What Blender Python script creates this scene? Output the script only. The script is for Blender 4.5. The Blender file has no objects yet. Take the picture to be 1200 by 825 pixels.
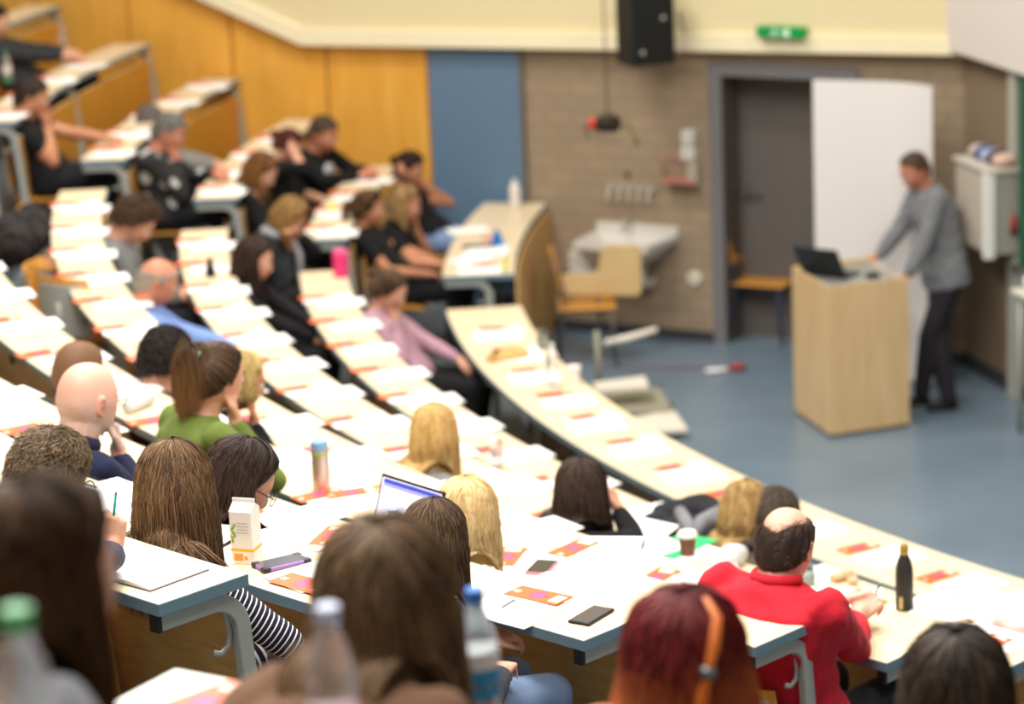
import bpy, math, random
import numpy as np
from math import sin, cos, pi, radians, hypot, atan2, sqrt
from mathutils import Vector, Matrix

D = bpy.data
SC = bpy.context.scene
COL = SC.collection
rnd = random.Random(7)

# ------------------------------------------------------------------ survey of the hall
FPX, PITCH, ROLL = 3422.3, 0.25145, -0.04191
CAMZ = 5.2519 + 0.25
CX, CY = 11.1158, 19.6204
ROWR = [11.5763, 12.5236, 13.2827, 14.0624, 14.8118, 15.6738, 16.4985, 17.2827]
TABW, TABW0 = 0.3117, 0.5001
Z1, DZ, DQ = 1.0428, 0.2842, -1e-05

def tab(k):                       # height of the writing surface of row k
    return 1.0 if k == 0 else Z1 + 0.25 + DZ * (k - 1) + DQ * (k - 1) ** 2
def flo(k):                       # the floor the people of row k stand on
    return tab(k) - 0.74
def rn(k):                        # radius of the students' edge of desk k
    return ROWR[k] if k < len(ROWR) else ROWR[-1] + 0.8093 * (k - len(ROWR) + 1) + (0.06 if k == 8 else 0.16) + (0.06 if k == 8 else 0.16) + (0.06 if k == 8 else 0.16) + (0.06 if k == 8 else 0.16) + (0.06 if k == 8 else 0.16) + (0.06 if k == 8 else 0.16) + (0.06 if k == 8 else 0.16) + (0.06 if k == 8 else 0.30) + (0.06 if k == 8 else 0.30)
def rf(k):
    return rn(k) - (TABW0 if k == 0 else TABW)
def pol(r, deg, z=0.0):
    return Vector((CX + r * cos(radians(deg)), CY + r * sin(radians(deg)), z))

def ray(x, y):
    u = (x - 600) / FPX; v = -(y - 412.5) / FPX
    a = u * cos(ROLL) - v * sin(ROLL); b = u * sin(ROLL) + v * cos(ROLL)
    return Vector((a, cos(PITCH) + b * sin(PITCH), -sin(PITCH) + b * cos(PITCH)))
def at(x, y, z):                  # point of height z seen at pixel x,y of the survey photo
    d = ray(x, y); t = (z - CAMZ) / d.z
    return Vector((d.x * t, d.y * t, z))
def atr(x, y, R):                 # point at distance R from the axis of the rows, on the near side
    d = ray(x, y); a = d.x ** 2 + d.y ** 2; b_ = -2 * (d.x * CX + d.y * CY); c = CX ** 2 + CY ** 2 - R * R
    t = (-b_ - sqrt(b_ * b_ - 4 * a * c)) / (2 * a); return Vector((d.x * t, d.y * t, CAMZ + d.z * t))
def atr(x, y, R):                 # point at distance R from the axis of the rows, on the near side
    d = ray(x, y); a = d.x ** 2 + d.y ** 2; b_ = -2 * (d.x * CX + d.y * CY); c = CX ** 2 + CY ** 2 - R * R
    t = (-b_ - sqrt(b_ * b_ - 4 * a * c)) / (2 * a); return Vector((d.x * t, d.y * t, CAMZ + d.z * t))
def atr(x, y, R):                 # point at distance R from the axis of the rows, on the near side
    d = ray(x, y); a = d.x ** 2 + d.y ** 2; b_ = -2 * (d.x * CX + d.y * CY); c = CX ** 2 + CY ** 2 - R * R
    t = (-b_ - sqrt(b_ * b_ - 4 * a * c)) / (2 * a); return Vector((d.x * t, d.y * t, CAMZ + d.z * t))
def atr(x, y, R):                 # point at distance R from the axis of the rows, on the near side
    d = ray(x, y); a = d.x ** 2 + d.y ** 2; b_ = -2 * (d.x * CX + d.y * CY); c = CX ** 2 + CY ** 2 - R * R
    t = (-b_ - sqrt(b_ * b_ - 4 * a * c)) / (2 * a); return Vector((d.x * t, d.y * t, CAMZ + d.z * t))
def atr(x, y, R):                 # point at distance R from the axis of the rows, on the near side
    d = ray(x, y); a = d.x ** 2 + d.y ** 2; b_ = -2 * (d.x * CX + d.y * CY); c = CX ** 2 + CY ** 2 - R * R
    t = (-b_ - sqrt(b_ * b_ - 4 * a * c)) / (2 * a); return Vector((d.x * t, d.y * t, CAMZ + d.z * t))
def atr(x, y, R):                 # point at distance R from the axis of the rows, on the near side
    d = ray(x, y); a = d.x ** 2 + d.y ** 2; b_ = -2 * (d.x * CX + d.y * CY); c = CX ** 2 + CY ** 2 - R * R
    t = (-b_ - sqrt(b_ * b_ - 4 * a * c)) / (2 * a); return Vector((d.x * t, d.y * t, CAMZ + d.z * t))
def atr(x, y, R):                 # point at distance R from the axis of the rows, on the near side
    d = ray(x, y); a = d.x ** 2 + d.y ** 2; b_ = -2 * (d.x * CX + d.y * CY); c = CX ** 2 + CY ** 2 - R * R
    t = (-b_ - sqrt(b_ * b_ - 4 * a * c)) / (2 * a); return Vector((d.x * t, d.y * t, CAMZ + d.z * t))
def atr(x, y, R):                 # point at distance R from the axis of the rows, on the near side
    d = ray(x, y); a = d.x ** 2 + d.y ** 2; b_ = -2 * (d.x * CX + d.y * CY); c = CX ** 2 + CY ** 2 - R * R
    t = (-b_ - sqrt(b_ * b_ - 4 * a * c)) / (2 * a); return Vector((d.x * t, d.y * t, CAMZ + d.z * t))
def atr(x, y, R):                 # point at distance R from the axis of the rows, on the near side
    d = ray(x, y); a = d.x ** 2 + d.y ** 2; b_ = -2 * (d.x * CX + d.y * CY); c = CX ** 2 + CY ** 2 - R * R
    t = (-b_ - sqrt(b_ * b_ - 4 * a * c)) / (2 * a); return Vector((d.x * t, d.y * t, CAMZ + d.z * t))
def aty(x, y, Y):                 # point at distance Y
    d = ray(x, y); t = Y / d.y
    return Vector((d.x * t, Y, CAMZ + d.z * t))
def ang(p):
    return math.degrees(atan2(p.y - CY, p.x - CX))

# front wall frame: s along the wall, o out of the wall towards the hall, z up
W0 = Vector((0, 22.30, 0)); WD = Vector((0.8766, -0.4812, 0)); WN = Vector((0.4812, 0.8766, 0))
WROT = atan2(WD.y, WD.x)
def wl(s, o, z):
    return W0 + WD * s - WN * o + Vector((0, 0, z))
def wat(x, y, o=0.0):             # (s, z) on the wall plane moved o into the hall
    d = ray(x, y); q = (W0 - WN * o); t = (q.x * WN.x + q.y * WN.y) / (d.x * WN.x + d.y * WN.y)
    p = d * t; e = p - q
    return e.x * WD.x + e.y * WD.y, CAMZ + d.z * t

# ------------------------------------------------------------------ materials
def lin(c):
    c = c / 255.0
    return c / 12.92 if c <= 0.04045 else ((c + 0.055) / 1.055) ** 2.4
def rgb(r, g, b, k=1.0):
    return (lin(r) * k, lin(g) * k, lin(b) * k, 1.0)
MATS = {}
def nd(nt, t, **kw):
    n = nt.nodes.new(t)
    for k, v in kw.items():
        if k in n.inputs: n.inputs[k].default_value = v
        else: setattr(n, k, v)
    return n
def mat(name, col, rough=0.6, metal=0.0, var=0.06, scale=12.0, spec=0.4, trans=0.0, alpha=1.0, bump=0.0, coat=0.0, emit=None, emis=0.0, sheen=0.0, ior=1.45):
    if name in MATS: return MATS[name]
    m = D.materials.new(name); m.use_nodes = True; nt = m.node_tree
    b = nt.nodes['Principled BSDF']
    b.inputs['Roughness'].default_value = rough; b.inputs['Metallic'].default_value = metal
    b.inputs['Specular IOR Level'].default_value = spec
    b.inputs['Transmission Weight'].default_value = trans
    b.inputs['Alpha'].default_value = alpha
    b.inputs['Coat Weight'].default_value = coat
    b.inputs['Sheen Weight'].default_value = sheen
    b.inputs['IOR'].default_value = ior
    tc = nd(nt, 'ShaderNodeTexCoord')
    nz = nd(nt, 'ShaderNodeTexNoise', Scale=scale, Detail=4.0)
    nt.links.new(tc.outputs['Object'], nz.inputs['Vector'])
    mx = nd(nt, 'ShaderNodeMix'); mx.data_type = 'RGBA'
    mx.inputs[6].default_value = tuple(c * (1 - var) for c in col[:3]) + (1,)
    mx.inputs[7].default_value = tuple(min(1, c * (1 + var)) for c in col[:3]) + (1,)
    nt.links.new(nz.outputs['Fac'], mx.inputs[0]); nt.links.new(mx.outputs[2], b.inputs['Base Color'])
    if bump:
        bp = nd(nt, 'ShaderNodeBump', Strength=bump, Distance=0.01)
        nt.links.new(nz.outputs['Fac'], bp.inputs['Height']); nt.links.new(bp.outputs['Normal'], b.inputs['Normal'])
    if emit:
        b.inputs['Emission Color'].default_value = emit; b.inputs['Emission Strength'].default_value = emis
    MATS[name] = m
    return m
def wood(name, c1, c2, rough=0.45, sc=(1.5, 22.0, 1.5), spec=0.4, coat=0.0):
    if name in MATS: return MATS[name]
    m = D.materials.new(name); m.use_nodes = True; nt = m.node_tree
    b = nt.nodes['Principled BSDF']; b.inputs['Roughness'].default_value = rough
    b.inputs['Specular IOR Level'].default_value = spec; b.inputs['Coat Weight'].default_value = coat
    tc = nd(nt, 'ShaderNodeTexCoord'); mp = nd(nt, 'ShaderNodeMapping'); mp.inputs['Scale'].default_value = sc
    nz = nd(nt, 'ShaderNodeTexNoise', Scale=3.0, Detail=6.0, Distortion=0.4)
    cr = nd(nt, 'ShaderNodeValToRGB'); cr.color_ramp.elements[0].position = 0.3; cr.color_ramp.elements[1].position = 0.72
    cr.color_ramp.elements[0].color = c1; cr.color_ramp.elements[1].color = c2
    nt.links.new(tc.outputs['Object'], mp.inputs[0]); nt.links.new(mp.outputs[0], nz.inputs['Vector'])
    nt.links.new(nz.outputs['Fac'], cr.inputs[0]); nt.links.new(cr.outputs[0], b.inputs['Base Color'])
    MATS[name] = m
    return m
def attr_mat(name, attr, rough=0.6, spec=0.35, sss=0.0, sheen=0.0, aniso=0.0, var=0.0):
    if name in MATS: return MATS[name]
    m = D.materials.new(name); m.use_nodes = True; nt = m.node_tree
    b = nt.nodes['Principled BSDF']; b.inputs['Roughness'].default_value = rough
    b.inputs['Specular IOR Level'].default_value = spec; b.inputs['Sheen Weight'].default_value = sheen
    b.inputs['Anisotropic'].default_value = aniso
    if sss:
        b.inputs['Subsurface Weight'].default_value = sss; b.inputs['Subsurface Scale'].default_value = 0.01
        b.inputs['Subsurface Radius'].default_value = (1.0, 0.35, 0.2)
    a = nd(nt, 'ShaderNodeAttribute'); a.attribute_name = attr
    if var:
        tc = nd(nt, 'ShaderNodeTexCoord'); nz = nd(nt, 'ShaderNodeTexNoise', Scale=40.0, Detail=3.0)
        nt.links.new(tc.outputs['Object'], nz.inputs['Vector'])
        mr = nd(nt, 'ShaderNodeMapRange'); mr.inputs[3].default_value = 1 - var; mr.inputs[4].default_value = 1 + var
        nt.links.new(nz.outputs['Fac'], mr.inputs[0])
        vm = nd(nt, 'ShaderNodeVectorMath'); vm.operation = 'SCALE'
        nt.links.new(a.outputs['Color'], vm.inputs[0]); nt.links.new(mr.outputs[0], vm.inputs['Scale'])
        nt.links.new(vm.outputs[0], b.inputs['Base Color'])
    else:
        nt.links.new(a.outputs['Color'], b.inputs['Base Color'])
    MATS[name] = m
    return m

# ------------------------------------------------------------------ objects
def tag(o, label=None, cat=None, group=None, kind=None):
    if label: o['label'] = label
    if cat: o['category'] = cat
    if group: o['group'] = group
    if kind: o['kind'] = kind
    return o
def empty(name, loc, label=None, cat=None, group=None, rz=0.0):
    o = D.objects.new(name, None); COL.objects.link(o); o.location = loc; o.rotation_euler = (0, 0, rz)
    o.empty_display_size = 0.1
    return tag(o, label, cat, group)

class MB:
    def __init__(s): s.v = []; s.f = []; s.m = []
    def add(s, vs, fs, mi=0):
        b = len(s.v); s.v += [tuple(v) for v in vs]
        s.f += [tuple(i + b for i in f) for f in fs]; s.m += [mi] * len(fs)
        return s
    def box(s, c, d, rz=0.0, mi=0, M=None):
        x, y, z = d[0] / 2, d[1] / 2, d[2] / 2
        vs = [Vector((a, b, e)) for a in (-x, x) for b in (-y, y) for e in (-z, z)]
        if M is None: M = Matrix.Rotation(rz, 3, 'Z')
        vs = [M @ v + Vector(c) for v in vs]
        return s.add(vs, [(0, 1, 3, 2), (4, 6, 7, 5), (0, 4, 5, 1), (2, 3, 7, 6), (0, 2, 6, 4), (1, 5, 7, 3)], mi)
    def tube(s, pts, r, n=10, mi=0, cap=True, flat=1.0):
        pts = [Vector(p) for p in pts]; k = len(pts)
        rr = r if isinstance(r, (list, tuple)) else [r] * k
        vs = []; prev = None
        for i, p in enumerate(pts):
            t = (pts[min(i + 1, k - 1)] - pts[max(i - 1, 0)])
            if t.length < 1e-9: t = Vector((0, 0, 1))
            t.normalize()
            if prev is None:
                a = Vector((0, 0, 1)) if abs(t.z) < 0.9 else Vector((1, 0, 0))
                u = t.cross(a).normalized()
            else:
                u = (prev - t * prev.dot(t)).normalized()
            prev = u; w = t.cross(u)
            for j in range(n):
                q = 2 * pi * j / n
                vs.append(p + (u * cos(q) + w * sin(q) * flat) * rr[i])
        fs = [(i * n + j, i * n + (j + 1) % n, (i + 1) * n + (j + 1) % n, (i + 1) * n + j) for i in range(k - 1) for j in range(n)]
        if cap: fs += [tuple(range(n))[::-1], tuple((k - 1) * n + j for j in range(n))]
        return s.add(vs, fs, mi)
    def lathe(s, prof, n=24, c=(0, 0, 0), mi=0, M=None):
        vs = []; k = len(prof)
        for (r, z) in prof:
            for j in range(n):
                q = 2 * pi * j / n; v = Vector((r * cos(q), r * sin(q), z))
                if M is not None: v = M @ v
                vs.append(v + Vector(c))
        fs = [(i * n + j, i * n + (j + 1) % n, (i + 1) * n + (j + 1) % n, (i + 1) * n + j) for i in range(k - 1) for j in range(n)]
        fs += [tuple(range(n))[::-1], tuple((k - 1) * n + j for j in range(n))]
        return s.add(vs, fs, mi)
    def prism(s, poly, z0, z1, mi=0, M=None, c=(0, 0, 0)):
        n = len(poly); vs = [Vector((x, y, z0)) for x, y in poly] + [Vector((x, y, z1)) for x, y in poly]
        if M is not None: vs = [M @ v for v in vs]
        vs = [v + Vector(c) for v in vs]
        return s.add(vs, [tuple(range(n))[::-1], tuple(range(n, 2 * n))] + [(i, (i + 1) % n, n + (i + 1) % n, n + i) for i in range(n)], mi)
    def arc(s, r0, r1, z0, z1, a0, a1, step=0.75, mi=0):
        n = max(2, int(abs(a1 - a0) / step) + 1); vs = []
        for i in range(n + 1):
            a = a0 + (a1 - a0) * i / n
            vs += [pol(r0, a, z0), pol(r1, a, z0), pol(r1, a, z1), pol(r0, a, z1)]
        fs = []
        for i in range(n):
            for j in range(4):
                fs.append((i * 4 + j, i * 4 + (j + 1) % 4, (i + 1) * 4 + (j + 1) % 4, (i + 1) * 4 + j))
        fs += [(3, 2, 1, 0), tuple(n * 4 + j for j in range(4))]
        return s.add(vs, fs, mi)
    def sphere(s, c, r, n=16, mi=0, M=None):
        if not isinstance(r, (tuple, list)): r = (r, r, r)
        vs = []; h = n // 2
        for i in range(h + 1):
            t = pi * i / h
            for j in range(n):
                q = 2 * pi * j / n; v = Vector((r[0] * sin(t) * cos(q), r[1] * sin(t) * sin(q), r[2] * cos(t)))
                if M is not None: v = M @ v
                vs.append(v + Vector(c))
        fs = [(i * n + j, (i + 1) * n + j, (i + 1) * n + (j + 1) % n, i * n + (j + 1) % n) for i in range(h) for j in range(n)]
        return s.add(vs, fs, mi)
    def build(s, name, mats, parent=None, smooth=False, bevel=0.0, loc=None, seg=2):
        me = D.meshes.new(name); me.from_pydata(s.v, [], s.f)
        if not isinstance(mats, (list, tuple)): mats = [mats]
        for m in mats: me.materials.append(m)
        if len(mats) > 1: me.polygons.foreach_set('material_index', s.m)
        import bmesh
        bm = bmesh.new(); bm.from_mesh(me)
        bmesh.ops.remove_doubles(bm, verts=bm.verts, dist=1e-6)
        bmesh.ops.recalc_face_normals(bm, faces=bm.faces); bm.to_mesh(me); bm.free()
        if smooth: me.polygons.foreach_set('use_smooth', [True] * len(me.polygons))
        o = D.objects.new(name, me); COL.objects.link(o)
        if parent is not None: o.parent = parent
        if loc is not None: o.location = loc
        if bevel:
            b = o.modifiers.new('bevel', 'BEVEL'); b.width = bevel; b.segments = seg; b.limit_method = 'ANGLE'; b.angle_limit = radians(40)
        if smooth == 'auto':
            pass
        return o
def rel(o, root):                 # geometry was written in world metres: keep it there under its root
    o.parent = root; o.matrix_parent_inverse = Matrix.Translation(-Vector(root.location)); return o
def copy_tree(o, parent=None):
    c = o.copy(); COL.objects.link(c); c.parent = parent
    for ch in o.children: copy_tree(ch, c)
    return c
def ordi(n):
    W = 'first second third fourth fifth sixth seventh eighth ninth tenth eleventh twelfth thirteenth fourteenth fifteenth sixteenth'.split()
    return W[n - 1]
# ------------------------------------------------------------------ palette of the room
M_birch = wood('birch_laminate', rgb(222, 200, 163), rgb(234, 216, 182), rough=0.35, sc=(1, 8, 1), spec=0.5)
M_edge = mat('grey_blue_edging', rgb(104, 132, 146), rough=0.4, var=0.03)
M_panel = wood('brown_plywood', rgb(190, 150, 88), rgb(212, 174, 112), rough=0.5, sc=(2, 2, 14))
M_panel_lit = wood('lit_plywood_edge', rgb(222, 176, 118), rgb(232, 190, 134), rough=0.5)  # panel plywood in a paler tone: light on its top edge, painted in
M_steel = mat('grey_painted_steel', rgb(160, 164, 158), rough=0.35, metal=0.1, var=0.02, spec=0.5)
M_black = mat('black_plastic', rgb(22, 22, 24), rough=0.45, var=0.05)
M_white = mat('white_paper', rgb(246, 245, 242), rough=0.7, var=0.01)
M_seatply = wood('orange_seat_plywood', rgb(196, 132, 48), rgb(222, 160, 70), rough=0.4)
M_greyp = mat('grey_seat_shell', rgb(168, 174, 172), rough=0.5, var=0.03)

def floor_mat():
    m = D.materials.new('blue_linoleum'); m.use_nodes = True; nt = m.node_tree; b = nt.nodes['Principled BSDF']
    tc = nd(nt, 'ShaderNodeTexCoord'); n1 = nd(nt, 'ShaderNodeTexNoise', Scale=1.2, Detail=3.0); n2 = nd(nt, 'ShaderNodeTexNoise', Scale=60.0, Detail=3.0)
    nt.links.new(tc.outputs['Object'], n1.inputs['Vector']); nt.links.new(tc.outputs['Object'], n2.inputs['Vector'])
    ad = nd(nt, 'ShaderNodeMath', operation='MULTIPLY_ADD'); ad.inputs[1].default_value = 0.4
    nt.links.new(n2.outputs['Fac'], ad.inputs[0]); nt.links.new(n1.outputs['Fac'], ad.inputs[2])
    cr = nd(nt, 'ShaderNodeValToRGB'); cr.color_ramp.elements[0].position = 0.35; cr.color_ramp.elements[1].position = 1.0
    cr.color_ramp.elements[0].color = rgb(98, 116, 132); cr.color_ramp.elements[1].color = rgb(118, 136, 150)
    nt.links.new(ad.outputs[0], cr.inputs[0]); nt.links.new(cr.outputs[0], b.inputs['Base Color'])
    b.inputs['Roughness'].default_value = 0.28; b.inputs['Specular IOR Level'].default_value = 0.5
    return m
M_floor = floor_mat()
M_tier = mat('grey_tier_linoleum', rgb(96, 104, 110), rough=0.5, var=0.1, scale=6)

def brick_mat():
    m = D.materials.new('brown_glazed_brick'); m.use_nodes = True; nt = m.node_tree; b = nt.nodes['Principled BSDF']
    tc = nd(nt, 'ShaderNodeTexCoord'); sp = nd(nt, 'ShaderNodeSeparateXYZ'); cb = nd(nt, 'ShaderNodeCombineXYZ')
    nt.links.new(tc.outputs['Object'], sp.inputs[0]); nt.links.new(sp.outputs['X'], cb.inputs['X']); nt.links.new(sp.outputs['Z'], cb.inputs['Y'])
    br = nd(nt, 'ShaderNodeTexBrick', Scale=1.0); br.inputs['Brick Width'].default_value = 0.24; br.inputs['Row Height'].default_value = 0.115
    br.inputs['Mortar Size'].default_value = 0.006; br.inputs['Color1'].default_value = rgb(152, 134, 112); br.inputs['Color2'].default_value = rgb(160, 140, 116)
    br.inputs['Mortar'].default_value = rgb(136, 122, 104)
    nt.links.new(cb.outputs[0], br.inputs['Vector']); nt.links.new(br.outputs['Color'], b.inputs['Base Color'])
    b.inputs['Roughness'].default_value = 0.45
    return m
M_brick = brick_mat()
M_orange = wood('orange_veneer', rgb(220, 158, 60), rgb(234, 176, 80), rough=0.32, sc=(6, 6, 0.8), spec=0.5)
M_bluep = mat('blue_wall_panel', rgb(98, 124, 150), rough=0.5, var=0.03, scale=3)
M_cream = mat('cream_plaster', rgb(222, 208, 166), rough=0.6, var=0.02, scale=2)
M_creamt = mat('pale_cream_trim', rgb(240, 230, 196), rough=0.5, var=0.01)
M_frame = mat('grey_door_frame', rgb(118, 116, 118), rough=0.4, var=0.03)
M_dark = mat('dark_grey_lobby_wall', rgb(104, 98, 94), rough=0.6, var=0.05)

def struct(o, root=None):
    o['kind'] = 'structure'; return o

# stage floor and the curved tiers
struct(MB().box((3, 10, -0.1), (26, 34, 0.2)).build('floor', M_floor))
A0, A1 = -100.0, -201.0
for k in range(0, 14):
    top = flo(k); r0 = rf(k) + 0.03; r1 = rf(k + 1) + 0.03
    if top > 0.01:
        t = MB().arc(r0, r1 + (0 if k < 13 else 3), 0.0, top, A0, A1).build('floor', M_tier)
        struct(t)

# front wall (local frame: x along the wall, y behind it, z up)
def wallbox(name, s0, s1, o0, o1, z0, z1, m, bevel=0.0):
    b = MB().box(((s0 + s1) / 2, -(o0 + o1) / 2, (z0 + z1) / 2), (s1 - s0, abs(o1 - o0), z1 - z0)).build(name, m, bevel=bevel)
    b.location = W0; b.rotation_euler = (0, 0, WROT); return b
sBR = wat(613, 100)[0]; sBL = wat(504, 100)[0]; sD0, zD = wat(846, 88); sD1 = wat(992, 88)[0]; sC = wat(1130, 240)[0]
zD = wat(846, 88)[1]; zB = wat(610, 58)[1]
b = MB()
b.box(((sBR + sD0) / 2, 0.15, 2.0), (sD0 - sBR, 0.3, 4.0)); b.box(((sD1 + sC + .2) / 2, 0.15, 2.0), (sC + .2 - sD1, 0.3, 4.0))
b.box(((sD0 + sD1) / 2, 0.15, (4 + zD) / 2), (sD1 - sD0, 0.3, 4 - zD))
o = b.build('wall_front', M_brick); o.location = W0; o.rotation_euler = (0, 0, WROT); struct(o)
o = MB().box(((sBL + sBR) / 2, 0.15, 2.5), (sBR - sBL, 0.3, 5)).build('wall_front', M_orange); o.location = W0; o.rotation_euler = (0, 0, WROT); struct(o)
struct(wallbox('trim_2', sBR - 0.015, sBR + 0.015, 0, 0.045, 0, zB, mat('grey_joint_strip', rgb(110, 106, 100), rough=0.5)))
# blue panel: one board
bp = wallbox('wall_panel', sBL + 0.01, sBR - 0.015, 0.0, 0.04, 0.0, zB + 0.01, M_bluep, 0.004)
tag(bp, 'tall plain blue wall panel between orange panelling and brown brick', 'wall panel')
# orange boards with open joints
sS = wat(387, 120)[0]; sS2 = wat(278, 120)[0]; sS3 = wat(155, 60)[0]; sS4 = wat(46, 30)[0]
edges = [sBL, sS, sS2, sS3, sS4, sS4 - 1.2, sS4 - 2.4, sS4 - 3.6]
names = ['orange veneered wall panel next to the blue panel', 'orange veneered wall panel above the far end of the third desk row',
         'orange veneered wall panel behind the far end of the fourth desk row', 'orange veneered wall panel at the upper left corner of the view']
for i in range(len(edges) - 1):
    p = wallbox('wall_panel', edges[i + 1] + 0.012, edges[i] - 0.012, 0.0, 0.035, 0.0, 5.0, M_orange, 0.006)
    if i < 4: tag(p, names[i], 'wall panel')
    else: struct(p)
    struct(wallbox('trim_1', edges[i + 1] - 0.012, edges[i + 1] + 0.012, 0.0, 0.012, 0, 5.0, mat('dark_joint', rgb(120, 74, 22), rough=0.6)))
o = MB().box((sBL - 5, 0.15, 2.5), (10, 0.3, 5)).build('wall_front', M_orange); o.location = W0; o.rotation_euler = (0, 0, WROT); struct(o)
# skirting
struct(wallbox('baseboard_front', sBR, sD0 - 0.1, 0, 0.02, 0, 0.08, mat('dark_skirting', rgb(60, 62, 66), rough=0.5)))
struct(wallbox('baseboard_front', sD1 + 0.1, sC, 0, 0.02, 0, 0.08, MATS['dark_skirting']))
# cream bulkhead over the wall, rising to the left with the tiers
def bulk(name, m, o1, band):
    pts = [wat(1136, 65, o1), wat(352, 53, o1), wat(235, 0, o1)]
    (sa, za), (sb, zb), (sc, zc) = pts
    sl = (zc - zb) / (sc - sb)
    low = [(sa, za), (sb, zb), (sb - 3.2, zb - 3.2 * sl)]
    if band is None: up = [(sb - 3.2, 7.5), (sa, 7.5)]
    else: up = [(sb - 3.2, zb - 3.2 * sl + band * 1.15), (sb + band * 0.2, zb + band), (sa, za + band)]
    poly = low + up; n = len(poly)
    v = [(s, -o1, z) for s, z in poly] + [(s, 0.02, z) for s, z in poly]
    o = MB().add(v, [tuple(range(n))[::-1], tuple(range(n, 2 * n))] + [(i, (i + 1) % n, n + (i + 1) % n, n + i) for i in range(n)]).build(name, m)
    o.location = W0; o.rotation_euler = (0, 0, WROT); return struct(o)
bulk('wall_front', M_cream, 0.10, None)
bulk('trim_3', M_creamt, 0.14, 0.125)
# right wall, from the corner towards the hall
CR = wl(sC, 0, 0); RD = (at(1175, 454, 0) - at(1130, 428, 0)); RD.z = 0; RD.normalize(); RN = Vector((RD.y, -RD.x, 0))
if RN.x < 0: RN = -RN
RROT = atan2(RD.y, RD.x)
def rwbox(name, t0, t1, o0, o1, z0, z1, m, bevel=0.0):    # t along the right wall from the corner, o into the hall
    c = CR + RD * (t0 + t1) / 2 - RN * (o0 + o1) / 2
    M = Matrix((RD, RN, Vector((0, 0, 1)))).transposed()
    return MB().box((c.x, c.y, (z0 + z1) / 2), (abs(t1 - t0), abs(o1 - o0), z1 - z0), M=M).build(name, m, bevel=bevel)
def rwat(x, y, o=0.0):            # (t, z) of a pixel on the right wall plane moved o into the hall
    q = CR - RN * o; d = ray(x, y); t = (q.x * RN.x + q.y * RN.y) / (d.x * RN.x + d.y * RN.y); p = d * t; e = p - q
    return e.x * RD.x + e.y * RD.y, CAMZ + d.z * t
def ptc(p): pass
o = rwbox('wall_right', -0.1, 9.0, -0.3, 0.0, 0, 5, mat('brown_plaster', rgb(136, 118, 96), rough=0.6, var=0.03)); struct(o)
struct(rwbox('baseboard_right', 0, 8, 0, 0.02, 0, 0.1, MATS['dark_skirting']))
# doorway
struct(wallbox('trim_4', sD0 - 0.10, sD0, -0.30, 0.03, 0, zD + 0.1, M_frame)); struct(wallbox('trim_4', sD1, sD1 + 0.10, -0.30, 0.03, 0, zD + 0.1, M_frame))
struct(wallbox('trim_4', sD0, sD1, -0.30, 0.03, zD, zD + 0.1, M_frame))
def door_leaf():
    o = wallbox('door_1', sD0 - 0.05, sD1 + 0.1, -0.34, -0.30, 0.0, zD + 0.1, M_dark); o['kind'] = 'structure'
    hz = wat(885, 225, -0.30)
    h = MB().tube([(hz[0] - 0.06, 0.25, hz[1]), (hz[0] + 0.07, 0.25, hz[1])], 0.011)
    h.box((hz[0] - .06, 0.275, hz[1]), (.03, .05, .09)); h2 = h.build('door_handle', mat('dull_door_handle', rgb(96, 92, 90), rough=.5), o)
    return o
door_leaf()
struct(wallbox('wall_back', sD0 - 0.3, sD0 + 0.0, -2.0, -0.3, 0, zD + 0.4, mat('black_lobby_side', rgb(46, 44, 42), rough=0.7)))
struct(wallbox('wall_back', sD1 + 0.0, sD1 + 0.3, -2.0, -0.3, 0, zD + 0.4, MATS['black_lobby_side']))
struct(wallbox('ceiling', sD0 - 0.3, sD1 + 0.3, -2.0, -0.3, zD + 0.12, zD + 0.4, MATS['black_lobby_side']))
struct(wallbox('wall_back', sD0 - 0.3, sD1 + 0.3, -2.2, -2.0, 0, zD + 0.4, MATS['black_lobby_side']))

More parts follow.
